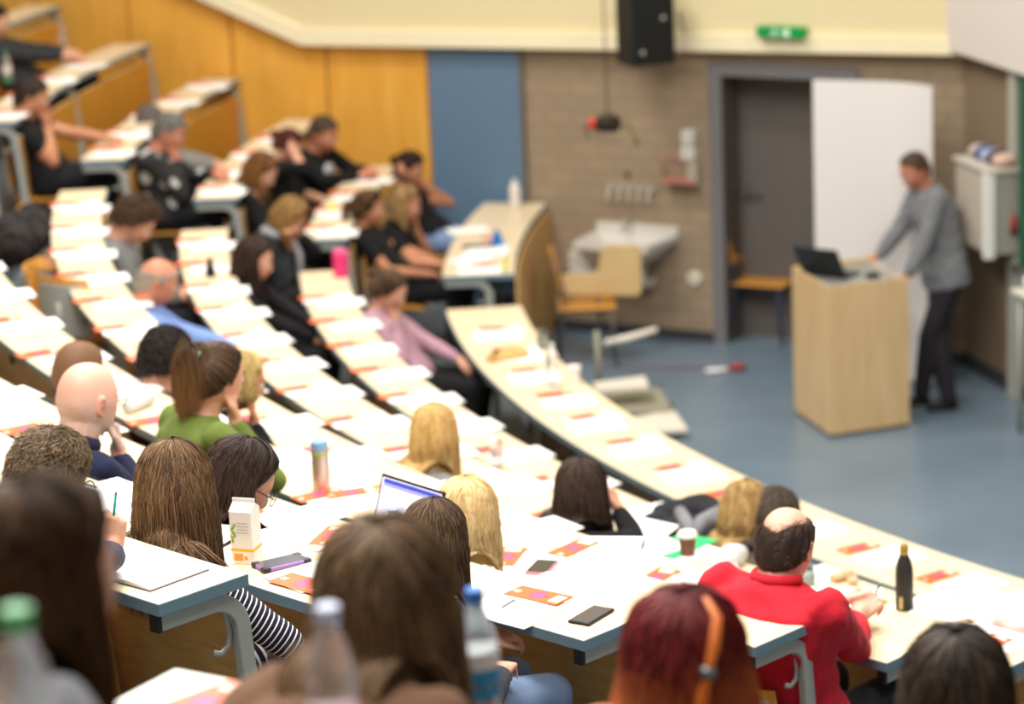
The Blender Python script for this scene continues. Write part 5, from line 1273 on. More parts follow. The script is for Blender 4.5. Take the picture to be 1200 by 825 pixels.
bottle(onrow(9, 556, 690, .30), 'clear water bottle with blue cap and white and blue label, before the flyers', h=.30, r=.037, lab=[(.54, .64, WL, 'white'), (.36, .54, BL, 'blue'), (.42, .46, rgb(170, 215, 235), 'pale')], cr=.0155)
bottle(onrow(10, 383, 710, .30), 'blurred water bottle with a pale blue cap before the wavy brown hair', h=.30, r=.036, cap=rgb(196, 206, 236), capname='pale', lab=[(.22, .36, rgb(196, 216, 226), 'iceblue'), (.46, .50, rgb(216, 180, 186), 'rose')], cr=.017)
bottle(onrow(11, 18, 713, .30), 'blurred bottle with a green cap at the lower left', h=.30, r=.036, cap=rgb(60, 160, 96), capname='green', lab=[(.30, .44, rgb(206, 190, 186), 'dusty')], cr=.018)
bottle(onrow(6, 461, 597, .23), 'water bottle with a light blue cap in front of the laptop', h=.23, r=.032, cap=rgb(150, 182, 226), capname='light', lab=None, cr=.0145)
bottle(at(583, 548, tab(1)) , 'clear bottle with a pale cap on the second desk row, behind the honey-blond hair', h=.20, r=.034, cap=rgb(220, 222, 220), capname='clear', lab=[(.3, .5, rgb(226, 200, 196), 'pinkish')])
bottle(at(648, 452, tab(0)), 'tall clear bottle on the front desk row beside a white cup', h=.26, r=.04, cap=rgb(210, 220, 214), capname='silvery')
bottle(at(604, 243, tab(0)), 'white bottle at the far end of the front desk row of the far block', h=.22, r=.042, cap=rgb(236, 230, 222), capname='cream', body=mat('milky_pet', rgb(226, 220, 208), rough=.3))
bottle(at(75, 66, tab(4)), 'clear bottle with a blue label on the fifth row of the far block', h=.24, r=.036, cap=rgb(180, 176, 190), capname='mauve', lab=[(.1, .3, rgb(120, 170, 214), 'skyblue')])
bottle(at(9, 97, tab(4)), 'bottle with green cap and green foot at the left edge', h=.24, r=.036, cap=rgb(40, 130, 100), capname='bottlegreen', lab=[(.04, .18, rgb(60, 140, 90), 'greenfoot'), (.3, .55, rgb(214, 206, 200), 'greywhite')])
# black steel bottle
p = at(1060, 714, tab(2)); o = thing_at('steel_bottle', p, 'slim matt black bottle with a golden lid on the desk by the person in red', 'bottle')
MB().lathe([(0, 0), (.033, 0), (.036, .004), (.036, .15), (.034, .175), (.027, .205), (.018, .225), (.0165, .235), (0, .235)], n=36).build('bottle_body', mat('matt_black', rgb(44, 42, 42), rough=.5), o, smooth=True)
MB().lathe([(0, .232), (.0175, .232), (.0185, .238), (.0175, .262), (.013, .272), (0, .273)], n=28).build('cap', mat('brass', rgb(206, 170, 96), rough=.3, metal=.6), o, smooth=False)
M = Matrix.Rotation(radians(-118), 3, 'Z'); b = MB(); vs = []
for z0 in (.012, .062):
    for i in range(6): a = radians(-130 + i * 4); vs.append((cos(a) * .0366, sin(a) * .0366, z0))
b.add(vs, [(i, i + 1, i + 7, i + 6) for i in range(5)]); q = b.build('gold_label', mat('gold_print', rgb(206, 184, 130), rough=.4, metal=.3), o); sm = q.modifiers.new('t', 'SOLIDIFY'); sm.thickness = .001; sm.offset = 1
# thermos
p = at(377, 574, tab(4)); o = thing_at('thermos_flask', p, 'brushed steel flask with a light blue lid and a green ring', 'flask')
MB().lathe([(0, .004), (.034, .004), (.035, .008), (.035, .165), (.0335, .17), (0, .17)], n=36).build('flask_body', mat('brushed_steel', rgb(196, 184, 172), rough=.35, metal=.65, scale=40), o, smooth=False)
MB().lathe([(0, .168), (.0335, .168), (.034, .172), (.034, .196), (.031, .202), (0, .203)], n=36).build('lid', mat('light_blue_lid', rgb(126, 168, 216), rough=.4), o)
MB().lathe([(.034, .150), (.0358, .150), (.0358, .157), (.034, .157)], n=36).build('green_ring', mat('lime_ring', rgb(160, 190, 70), rough=.5), o)
MB().lathe([(0, 0), (.036, 0), (.036, .008), (0, .008)], n=36).build('base_ring', mat('blue_grey_base', rgb(130, 150, 176), rough=.5), o)
# paper cup, folder
p = at(806, 651, tab(2)); o = thing_at('paper_cup', p, 'brown paper cup with a white lid on the green folder', 'cup')
MB().lathe([(0, 0), (.029, 0), (.030, .004), (.039, .088), (0, .088)], n=32).build('cup_body', mat('brown_card', rgb(112, 72, 54), rough=.6), o, smooth=False)
MB().lathe([(0, .086), (.043, .086), (.043, .094), (.039, .098), (.037, .106), (0, .106)], n=32).build('lid', mat('white_lid', rgb(240, 232, 222), rough=.4), o)
z = tab(2); g = MB(); q = [at(748, 648, z), at(790, 657, z), at(842, 634, z), at(800, 626, z)]
b = MB(); b.add([v + Vector((0, 0, .0008)) for v in q] + [v + Vector((0, 0, .005)) for v in q], [(3, 2, 1, 0), (4, 5, 6, 7)] + [(i, (i + 1) % 4, 4 + (i + 1) % 4, 4 + i) for i in range(4)])
tag(b.build('folder', mat('bright_green_card', rgb(40, 190, 110), rough=.5)), 'bright green folder lying beneath the paper cup', 'folder')
q = [at(741, 641, z), at(756, 648, z), at(796, 618, z), at(741, 606, z)]
b = MB(); b.add([v + Vector((0, 0, .0055)) for v in q] + [v + Vector((0, 0, .008)) for v in q], [(3, 2, 1, 0), (4, 5, 6, 7)] + [(i, (i + 1) % 4, 4 + (i + 1) % 4, 4 + i) for i in range(4)])
tag(b.build('handout_sheet', M_white), 'white sheet lying half over the green folder', 'paper')
# pencil case, wallet and magazine
a, c = at(148, 486, tab(4)), at(176, 474, tab(4)); d = (c - a); o = thing_at('pencil_case', a, 'silvery white tubular pencil case beyond the glasses of the bald person', 'pencil case')
rel(MB().tube([a + Vector((0, 0, .03)), a + d * .06 + Vector((0, 0, .03)), c + Vector((0, 0, .03))], [.022, .03, .030], n=18).build('case_body', mat('silver_fabric', rgb(206, 206, 206), rough=.4, bump=.1), smooth=True), o)
rel(MB().tube([a + d * .08 + Vector((0, 0, .0605)), c - d * .08 + Vector((0, 0, .0605))], .003, n=8).build('zip', mat('zip_grey', rgb(110, 112, 112), rough=.4)), o)
z = tab(6); yaw = quad_yaw(244, 642, 272, 630, z)
o = thing_at('wallet', at(258, 636, z + .001), 'dark brown leather wallet left of the drink carton', 'wallet', yaw)
MB().box((0, 0, .004), (.12, .085, .008)).build('lower_flap', mat('brown_leather', rgb(76, 46, 34), rough=.5, bump=.15), o, bevel=.003); MB().box((0, .002, .0125), (.118, .083, .007)).build('upper_flap', MATS['brown_leather'], o, bevel=.003)
o = thing_at('magazine', at(258, 627, z + .018), 'grey-green magazine lying on the brown wallet', 'magazine', yaw + .2)
MB().box((0, 0, .003), (.16, .11, .005)).build('pages', M_white, o); MB().box((0, 0, .006), (.162, .112, .0012)).build('cover', mat('grey_green_print', rgb(176, 186, 176), rough=.3, var=.2, scale=30), o)
# laptop on the sixth row
def laptop(hl, hr_, lean, lidh, depth, bodym, dispm, label, user, bar=None):
    """hl, hr_: ends of the hinge; user: unit vector towards the person typing"""
    o = thing_at('laptop', (hl + hr_) / 2, label, 'laptop'); x = (hr_ - hl).normalized(); w = (hr_ - hl).length; up = (UPZ * cos(lean) - user * sin(lean)); nrm = x.cross(up)
    if nrm.dot(user) < 0: nrm = -nrm
    c = (hl + hr_) / 2
    rel(MB().box(c + user * depth / 2 + UPZ * .009, (w, depth, .014), M=Matrix((x, user, UPZ)).transposed()).build('base', bodym, bevel=.003), o)
    kb = rel(MB().box(c + user * depth * .38 + UPZ * .0165, (w * .88, depth * .42, .002), M=Matrix((x, user, UPZ)).transposed()).build('keyboard', M_black), o)
    lid = rel(MB().box(c + up * lidh / 2 + UPZ * .014, (w, lidh, .007), M=Matrix((x, up, nrm)).transposed()).build('lid', bodym, bevel=.002), o)
    ds = MB().box(c + up * lidh * .5 + UPZ * .014 + nrm * .0038, (w * .94, lidh * .90, .001), M=Matrix((x, up, nrm)).transposed()).build('display', dispm); ds.parent = lid; ds.matrix_parent_inverse = Matrix.Identity(4)
    if bar:
        for (u0, u1, v0, v1, m) in bar:
            q = MB().box(c + up * lidh * (v0 + v1) / 2 + x * w * (u0 + u1) / 2 + UPZ * .014 + nrm * .0048, (w * (u1 - u0), lidh * (v1 - v0), .001), M=Matrix((x, up, nrm)).transposed()).build('screen_window', m); q.parent = lid
    return o
SCR = mat('screen_white', rgb(222, 222, 240), rough=.3, emit=rgb(214, 214, 240), emis=.55); SBL = mat('screen_blue', rgb(60, 70, 170), rough=.3, emit=rgb(70, 84, 200), emis=.6); SLB = mat('screen_lilac', rgb(150, 150, 214), rough=.3, emit=rgb(170, 170, 226), emis=.5)
h0, h1 = at(434, 626, tab(5)), None
T5 = Vector((-sin(radians(-139)), cos(radians(-139)), 0)) * -1
tn = pol(1, -139.5) - Vector((CX, CY, 0)); tn.z = 0; tang = Vector((-tn.y, tn.x, 0)); tang = tang if tang.x > 0 else -tang
usr = tn.normalized(); tx = Vector((-usr.y, usr.x, 0)); tx = tx if tx.x > 0 else -tx
hh = at(436, 620, tab(5) + .014); hh.z = tab(5) + .001
laptop(hh, hh + tx * .335, radians(18), .195, .20, mat('dark_aluminium', rgb(44, 40, 44), rough=.35, metal=.3), SCR, 'open dark laptop with a bright screen in front of the long brown hair', usr,
       bar=[(-.44, .46, .86, .93, SBL), (-.44, .46, .81, .855, SLB)])
# pink tumbler, small dark bottle, tan pouch and cups on the front row
def simple(name, p, label, cat, parts):
    o = thing_at(name, p, label, cat)
    for nm, prof, m in parts: MB().lathe(prof, n=28).build(nm, m, o)
    return o
p = at(400, 324, tab(1)); simple('tumbler', p, 'bright pink tumbler at the far end of the second desk row', 'tumbler', [('tumbler_body', [(0, 0), (.045, 0), (.05, .01), (.052, .15), (0, .15)], mat('hot_pink', rgb(226, 56, 122), rough=.4)), ('lid', [(0, .148), (.048, .148), (.046, .175), (0, .177)], mat('hot_pink_lid', rgb(238, 90, 146), rough=.4))])
p = at(247, 324, tab(2)); simple('small_bottle', p, 'small black flask on the third desk row right of the blue shirt', 'bottle', [('bottle_body', [(0, 0), (.032, 0), (.032, .04), (.022, .07), (.018, .09), (0, .09)], M_black), ('cap', [(0, .088), (.02, .088), (.02, .115), (0, .117)], mat('black_cap', rgb(34, 34, 36), rough=.6))])
p = at(673, 450, tab(0)); simple('paper_cup', p, 'white paper cup on the front desk row next to the clear bottle', 'cup', [('cup_body', [(0, 0), (.03, 0), (.04, .10), (0, .10)], mat('white_card', rgb(242, 234, 226), rough=.5)), ('lid', [(0, .099), (.043, .099), (.043, .108), (0, .11)], MATS['white_lid'])])
p = at(636, 408, tab(0)); simple('drinking_glass', p, 'clear glass near the far end of the front desk row', 'glass', [('glass_wall', [(0, 0), (.033, 0), (.038, .12), (.035, .12), (.031, .006), (0, .006)], glassy('glass', rgb(226, 236, 232), .95)), ('water', [(0, .008), (.030, .008), (.034, .07), (0, .07)], glassy('water', rgb(220, 230, 228), .95))])
def blob(name, pts, m, label=None, cat=None, vox=.012, root=None, wr=.004):
    b = MB()
    for (c, r) in pts: b.sphere(c, r, n=14)
    me = remesh(b, vox, 4, .6); X = verts_np(me); no = np.empty(len(X) * 3, dtype=np.float32); me.vertices.foreach_get('normal', no); no = no.reshape(-1, 3)
    X2 = X + no * ((np.sin(X[:, 0] * 70 + 3 * np.sin(X[:, 1] * 40)) + np.sin(X[:, 1] * 60 + X[:, 2] * 50)) * wr * .5)[:, None]; me.vertices.foreach_set('co', X2.ravel().astype(np.float32))
    me.name = name; me.materials.clear(); me.materials.append(m); o = D.objects.new(name, me); COL.objects.link(o)
    if root: rel(o, root)
    if label: tag(o, label, cat)
    return o
z = tab(0); a, c = at(575, 424, z), at(615, 418, z)
o = thing_at('pouch', (a + c) / 2, 'tan soft pouch with a dark strap on the front desk row', 'pouch')
blob('pouch_body', [(a + (c - a) * t + Vector((0, 0, .03)), (.06, .05, .032)) for t in (.1, .35, .6, .9)], mat('tan_suede', rgb(206, 170, 104), rough=.8), root=o)
rel(MB().tube([a + Vector((-.02, 0, .02)), a + Vector((.03, -.03, .07)), a + Vector((.05, .03, .065))], .012, n=8).build('strap', mat('brown_strap', rgb(104, 74, 36), rough=.7), smooth=True), o)
# coat, grey fur, shawl, bag
z = tab(1); cs = []
for (x, y, r, hh_) in [(772, 612, .09, .05), (795, 602, .10, .07), (820, 598, .11, .08), (845, 606, .11, .08), (860, 622, .10, .06), (800, 618, .10, .05), (835, 622, .12, .05), (862, 640, .08, .03), (780, 600, .07, .04)]:
    cs.append((at(x, y, z + hh_), (r, r, hh_)))
o = thing_at('coat', at(820, 615, z), 'black padded coat with grey lining heaped on the desk by the dark blond hair', 'coat')
blob('coat_body', cs, fabric('black_quilt', rgb(32, 33, 38)), root=o)
fp = [at(797, 600, z + .17), at(806, 616, z + .17), at(812, 630, z + .15), at(822, 612, z + .19), at(840, 602, z + .19), at(852, 614, z + .17), at(846, 632, z + .14)]
rel(MB().tube([fp[0], fp[1], fp[2]], [.03, .034, .02], n=12).build('lining', fabric('grey_fleece', rgb(122, 124, 128)), smooth=True), o)
rel(MB().tube(fp[2:], [.02, .035, .04, .036, .02], n=12).build('lining', MATS['cloth_grey_fleece'], smooth=True), o)
z = tab(1); cs = [(at(x, y, z + h_), (r, r, h_)) for (x, y, r, h_) in [(1152, 715, .10, .04), (1172, 712, .13, .06), (1192, 716, .14, .07), (1205, 726, .14, .06), (1165, 724, .11, .04), (1225, 718, .14, .06)]]
tag(blob('scarf', cs, fabric('pale_pink_wool', rgb(236, 206, 200)), wr=.006), 'pale pink scarf heaped on the desk at the right edge', 'scarf')
cs = [(at(x, y, tab(2) + h_), (r, r, h_)) for (x, y, r, h_) in [(838, 672, .05, .03), (848, 660, .06, .05), (860, 650, .06, .05), (856, 668, .05, .03)]]
tag(blob('plastic_bag', cs, mat('grey_white_plastic', rgb(212, 214, 216), rough=.35), wr=.008), 'crumpled grey-white plastic bag left of the person in red', 'bag')
p = at(946, 690, tab(2)); o = thing_at('small_bottle', p, 'small grey-green bottle beside the face of the person in red', 'bottle')
MB().lathe([(0, 0), (.032, 0), (.034, .05), (.03, .085), (0, .085)], n=24).build('bottle_body', mat('grey_green_plastic', rgb(150, 168, 160), rough=.3), o, smooth=True); MB().lathe([(0, .083), (.026, .083), (.024, .10), (0, .102)], n=24).build('cap', mat('slate_cap', rgb(90, 100, 104), rough=.4), o)
cs = [(at(x, y, tab(1) + h_), (r, r * .8, h_)) for (x, y, r, h_) in [(980, 676, .035, .022), (992, 672, .04, .03), (1000, 680, .03, .02)]]
tag(blob('bread_roll', cs, mat('beige_crust', rgb(222, 186, 148), rough=.8), vox=.008, wr=.002), 'beige roll beyond the hands of the person in red', 'food')
# dark coats on the seats at the left
cs = []
for (x, y, h_, r) in [(4, 292, .72, .11), (18, 286, .76, .11), (34, 280, .76, .10), (44, 270, .76, .09), (10, 276, .80, .11), (36, 262, .80, .10), (24, 270, .82, .10)]:
    cs.append((at(x, y, flo(3) + h_), (r, r, .13)))
tag(blob('coat', cs, fabric('dark_brown_coat', rgb(40, 36, 36)), vox=.016, wr=.010), 'dark coat thrown over the seats at the left edge', 'coat')
p = at(84, 384, flo(3) + .1); p.z = flo(3); cs = [(p + Vector((0, 0, .18)), (.13, .17, .17)), (p + Vector((.02, .02, .36)), (.10, .14, .10))]
o = thing_at('backpack', p, 'black bag standing on the floor under the fourth desk row', 'bag'); blob('bag_body', cs, fabric('black_nylon', rgb(36, 34, 34)), vox=.014, root=o); rel(MB().tube([p + Vector((-.03, -.06, .44)), p + Vector((0, 0, .52)), p + Vector((.03, .06, .44))], .010, n=8).build('handle', M_black, smooth=True), o)
# far block bits
z = tab(0)
p = at(583, 288, z); o = thing_at('desk_stand', p, 'small bright blue stand among papers on the far front desk', 'stand', .5); MB().prism([(-.05, 0), (.05, 0), (.0, .12)], -.03, .03, M=Matrix.Rotation(pi / 2, 3, 'X')).build('stand_body', mat('bright_blue', rgb(20, 116, 186), rough=.4), o, bevel=.003); MB().box((0, 0, .004), (.12, .08, .008)).build('stand_foot', MATS['bright_blue'], o)
phone(at(560, 289, z + .004), .1, 'black phone on the far front desk left of the blue stand', M_black, GL, w=.09, l=.22)
pen(at(592, 318, z + .006), at(592, 300, z + .006), 'yellow-green highlighter on the far front desk', mat('highlighter_yellow', rgb(206, 214, 60), rough=.4), r=.014)
pen(at(566, 278, z + .01), at(582, 280, z + .01), 'pink marker beside the blue stand', mat('pink_plastic', rgb(226, 90, 110), rough=.4), r=.010)
tag(blob('sticky_note_pad', [(at(389, 244, tab(1) + .02), (.035, .03, .02))], mat('lime_paper', rgb(206, 222, 40), rough=.6), vox=.006, wr=0), 'lime yellow lump of notes on the far second-row desk', 'notes')
for i, (x, y) in enumerate([(548, 270), (552, 305), (560, 300)]): put(sh_me, 'handout_sheet', at(x, y, z + .002 + .003 * i), .2 + .5 * i, 'white sheet on the far front desk ' + ['behind the black phone', 'nearest the aisle', 'lying across another sheet'][i], 'paper')

# ------------------------------------------------------------------ stage
def quadbox(name, b4, z0, z1, m, bevel=0.0, inset=0.0):
    b = MB(); b.add([Vector((p.x, p.y, z0)) for p in b4] + [Vector((p.x, p.y, z1)) for p in b4], [(3, 2, 1, 0), (4, 5, 6, 7)] + [(i, (i + 1) % 4, 4 + (i + 1) % 4, 4 + i) for i in range(4)]); return b.build(name, m, bevel=bevel)
def shrink(b4, k):
    c = sum(b4, Vector()) / 4; return [c + (p - c) * k for p in b4]
c1, c2, c3 = at(931, 484, 0), at(973, 514, 0), at(1066, 500, 0); c4 = c1 + c3 - c2; LQ = [c1, c2, c3, c4]; zt = aty(972, 337, c2.y).z
o = thing_at('lectern', (c1 + c3) / 2, 'pale wooden lectern on the blue floor in front of the standing person', 'lectern'); o.location.z = 0
M_lec = wood('lectern_beech', rgb(208, 176, 128), rgb(222, 192, 146), rough=.45, sc=(6, 6, .8))
rel(quadbox('plinth', shrink(LQ, .985), 0, .025, mat('dark_plinth', rgb(104, 92, 80), rough=.6)), o)
t = .018; x_ = (c3 - c2).normalized(); y_ = (c1 - c2).normalized(); Lx, Ly = (c3 - c2).length, (c1 - c2).length; MQ = Matrix((x_, y_, UPZ)).transposed()
def lbox(name, x0, x1, y0, y1, z0, z1, m=M_lec, bev=.001): return rel(MB().box(c2 + x_ * (x0 + x1) / 2 + y_ * (y0 + y1) / 2 + UPZ * (z0 + z1) / 2, (x1 - x0, y1 - y0, z1 - z0), M=MQ).build(name, m, bevel=bev), o)
lbox('side_panel', 0, Lx, 0, t, .025, zt); lbox('front_panel', 0, t, t, Ly, .025, zt); lbox('side_panel', t, Lx, Ly - t, Ly, .025, zt + .0); lbox('shelf', t, Lx, t, Ly - t, .5, .518); lbox('top', t, Lx, t, Ly - t, zt - .05, zt - .032, mat('grey_lectern_top', rgb(140, 140, 134), rough=.4)); lbox('back_rail', Lx - t, Lx, t, Ly - t, zt - .14, zt - .03)
hz = zt - .031; hA = c2 + x_ * .03 + y_ * (Ly * .80) + UPZ * hz; hB = hA + x_ * .20 - y_ * .27
laptop(hA, hA + (hB - hA).normalized() * .34, radians(32), .25, .20, mat('grey_laptop_shell', rgb(46, 50, 56), rough=.4, metal=.3), SLB, 'open dark grey laptop on the lectern, seen from behind', (x_ * .27 + y_ * .20).normalized())
rel_m = blob('computer_mouse', [(c2 + x_ * .42 + y_ * .22 + UPZ * (zt - .012), (.055, .035, .02))], M_black, 'black mouse on the lectern under the hand', 'mouse', vox=.006, wr=0)
# white standing board
br_ = at(1101, 447, 0); bl_ = aty(953, 97, br_.y + .35); zT = aty(1104, 97, br_.y).z
bx = Vector((bl_.x - br_.x, bl_.y - br_.y, 0)); wB = bx.length; bx.normalize(); bn = Vector((-bx.y, bx.x, 0)); MBd = Matrix((bx, bn, UPZ)).transposed()
o = thing_at('display_board', (br_ + bx * wB / 2), 'tall blank white standing board in front of the doorway', 'board')
M_wb = mat('matt_white_board', rgb(226, 223, 220), rough=.5, var=.01)
b = MB(); n = 14; vs = []
for i in range(n + 1):
    tt = i / n; off = bn * (0.0) ; c = br_ + bx * wB * tt
    bow = .16 * max(0, 1 - tt / .45) ** 2
    c = c + bn * bow * (1 if bn.y < 0 else -1)
    vs += [c + bn * .012 + UPZ * .02, c - bn * .012 + UPZ * .02, c - bn * .012 + UPZ * zT, c + bn * .012 + UPZ * zT]
b.add(vs, [(i * 4 + j, i * 4 + (j + 1) % 4, i * 4 + 4 + (j + 1) % 4, i * 4 + 4 + j) for i in range(n) for j in range(4)] + [(3, 2, 1, 0), tuple(n * 4 + j for j in range(4))]); rel(b.build('panel', M_wb), o)
rel(MB().box(br_ + bx * wB / 2 + UPZ * .012, (wB * .9, .24, .024), M=MBd).build('foot', mat('alu_foot', rgb(170, 172, 174), rough=.3, metal=.5), bevel=.004), o)
# chair in the doorway and chair with writing tablet
def chair(p, yaw, label, legm, s=1.0):
    o = thing_at('wooden_chair', p, label, 'chair', yaw)
    MB().box((0, 0, .45), (.42, .40, .016)).build('seat', M_seatply, o, bevel=.006)
    vs = []; b = MB()
    for i in range(9):
        a = -1 + i / 4; 
        for zz, xo in ((.60, -.215), (.86, -.255)): vs += [(xo + .03 * a * a, a * .20, zz), (xo + .03 * a * a - .012, a * .20, zz)]
    fs = []
    for i in range(8):
        a = i * 4; c = a + 4; fs += [(a, a + 2, c + 2, c), (a + 1, c + 1, c + 3, a + 3), (a, c, c + 1, a + 1), (a + 2, a + 3, c + 3, c + 2)]
    fs += [(0, 1, 3, 2), (32, 34, 35, 33)]
    b.add(vs, fs).build('backrest', M_seatply, o)
    for sy in (-1, 1):
        MB().tube([(.20, sy * .19, 0), (.17, sy * .18, .44)], .011, n=10).build('leg', legm, o, smooth=True)
        MB().tube([(-.23, sy * .19, 0), (-.17, sy * .18, .44), (-.20, sy * .18, .62), (-.245, sy * .17, .84)], .011, n=10).build('leg', legm, o, smooth=True)
        MB().tube([(-.17, sy * .18, .43), (.17, sy * .18, .43)], .010, n=8).build('seat_rail', legm, o, smooth=True)
    for sx in (-.17, .17): MB().tube([(sx, -.18, .42), (sx, .18, .42)], .010, n=8).build('cross_rail', legm, o, smooth=True)
    return o
M_navy = mat('navy_tube', rgb(34, 56, 84), rough=.4); M_tube = mat('grey_tube', rgb(96, 92, 92), rough=.4, metal=.3)
chair(at(900, 396, 0), atan2(WD.y, WD.x) , 'orange plywood chair on dark blue legs standing in the doorway', M_navy)
c = chair(at(690, 424, 0), .0, 'orange plywood chair with a beige writing tablet beside the front desk', M_tube)
Yc = at(690, 424, 0).y - .1
def plate(name, pts, Y, th, m, root, lean=0.0):
    q = [aty(x, y, Y) for x, y in pts]; n = len(q)
    b = MB(); b.add([v for v in q] + [v + Vector((0, th, 0)) for v in q], [tuple(range(n))[::-1], tuple(range(n, 2 * n))] + [(i, (i + 1) % n, n + (i + 1) % n, n + i) for i in range(n)])
    o_ = b.build(name, m, bevel=.006); o_.parent = root; o_.matrix_parent_inverse = root.matrix_basis.inverted() if root.rotation_euler.z == 0 else Matrix.Translation(-root.location); return o_
pl = plate('writing_tablet', [(658, 322), (700, 320), (705, 292), (712, 288), (744, 287), (751, 293), (752, 342), (746, 347), (662, 345)], Yc, .02, wood('beige_tablet', rgb(204, 172, 118), rgb(214, 184, 132)), c)
pl.matrix_parent_inverse = Matrix.Translation(-c.location)
q0 = aty(700, 345, Yc + .02); mb = MB().tube([q0, q0 + Vector((0.02, .02, -.25)), q0 + Vector((0.0, .1, -.42))], .012, n=8).build('tablet_arm', M_tube, smooth=True); mb.parent = c; mb.matrix_parent_inverse = Matrix.Translation(-c.location)
# low equipment trolley
p = at(700, 458, 0); o = thing_at('equipment_trolley', p, 'low grey and white equipment trolley with a post, on the floor by the front desk', 'trolley')
M_og = mat('olive_grey_steel', rgb(150, 148, 130), rough=.45); M_ow = mat('offwhite_lacquer', rgb(224, 218, 204), rough=.4)
def lowslab(name, pts, z0, th, m, root=o): q = [at(x, y, z0 + th) for x, y in pts]; return rel(quadbox(name, q, z0, z0 + th, m, .004), root)
lowslab('base_plate', [(696, 462), (712, 484), (788, 478), (772, 452)], .06, .05, M_og); lowslab('lower_tray', [(728, 492), (740, 506), (806, 502), (790, 480)], .05, .03, M_ow); lowslab('upper_tray', [(694, 448), (699, 456), (760, 451), (756, 440)], .22, .03, M_ow)
q = at(703, 460, .1); Yp = q.y; rel(MB().tube([q, aty(699, 388, Yp)], [.022, .020], n=14).build('post', M_og, smooth=True), o)
rel(MB().tube([aty(708, 402, Yp), aty(735, 396, Yp), aty(770, 386, Yp)], [.022, .024, .020], n=12).build('arm', M_ow, smooth=True), o)
for (x, y) in ((712, 482), (784, 476), (770, 456)):
    w_ = at(x, y, .03); rel(MB().lathe([(0, -.012), (.03, -.012), (.03, .012), (0, .012)], n=16, M=Matrix.Rotation(pi / 2, 3, 'X'), c=w_).build('wheel', M_black), o)
# things on the floor
tag(blob('chalk_cloth', [(at(836, 434, .02), (.07, .04, .02)), (at(846, 433, .02), (.05, .03, .018))], mat('white_rag', rgb(226, 226, 224), rough=.8), vox=.008, wr=.003), 'small white rag on the floor left of the lectern', 'rag')
tag(blob('toy_brick', [(at(864, 430, .03), (.07, .04, .03))], mat('dull_red_plastic', rgb(150, 60, 66), rough=.5), vox=.008, wr=0), 'small red object on the floor beside the white rag', 'object')
tag(MB().tube([at(700 + 22 * i, 432 - (2 if i % 2 else 0), .006) for i in range(8)], .007, n=8).build('floor_reflection', mat('maroon_reflection', rgb(110, 60, 66), rough=.5), smooth=True), 'thin maroon cable running across the floor to the red object', 'cable')  # reddish reflection on the floor, modelled as a coloured tube

# ------------------------------------------------------------------ things on the front wall
def wthing(name, s, o_, z, label, cat): r = empty(name, wl(s, o_, z), label, cat, rz=WROT); return r
def wb(x, y, o_): return wat(x, y, o_)
# sink unit
(sa, za), (sb, _) = wb(700, 264, .02), wb(795, 268, .02); r = wthing('wall_sink', (sa + sb) / 2, 0, 0, 'white wall sink unit on the brown brick wall behind the writing tablet', 'sink'); W_ = sb - sa
M_cer = mat('white_ceramic', rgb(206, 202, 192), rough=.25, spec=.6)
MB().box((0, -.02, za - .02), (W_, .04, .10)).build('splash_back', M_cer, r, bevel=.006)
b = MB(); y0, y1 = -.50, -.02; ring = [(-W_ / 2, y1), (W_ / 2, y1), (W_ / 2 - .03, y0), (-W_ / 2 + .03, y0)]; ins = [(x * .88, (y - (y0 + y1) / 2) * .78 + (y0 + y1) / 2) for x, y in ring]; bot = [(x * .55, (y - (y0 + y1) / 2) * .5 + (y0 + y1) / 2) for x, y in ring]; zz = za - .03
vs = [(x, y, zz) for x, y in ring] + [(x, y, zz) for x, y in ins] + [(x, y, zz - .13) for x, y in bot] + [(x * .98, y, zz - .05) for x, y in ring] + [(x * 1.15, (y + .26) * 1.1 - .26, zz - .17) for x, y in bot]
fs = []
for i in range(4): j = (i + 1) % 4; fs += [(i, j, 4 + j, 4 + i), (4 + i, 4 + j, 8 + j, 8 + i), (j, i, 12 + i, 12 + j), (12 + j, 12 + i, 16 + i, 16 + j)]
fs += [(8, 9, 10, 11), (19, 18, 17, 16)]; b.add(vs, fs).build('basin', M_cer, r)
MB().tube([(.12, -.22, zz - .16), (.12, -.22, zz - .34), (.12, -.10, zz - .38), (.12, 0, zz - .36)], .035, n=14).build('drain_pipe', M_cer, r, smooth=True)
MB().tube([(-.05, -.03, zz + .06), (-.05, -.12, zz + .10), (-.05, -.18, zz + .04)], .014, n=10).build('tap', M_steel, r, smooth=True)
tag(wallbox('wall_box', wb(670, 300, .2)[0], wb(706, 300, .2)[0], 0, .26, wb(680, 322, .26)[1], wb(680, 296, .26)[1], M_cer, .01), 'small pale box on the wall left of the sink', 'box')
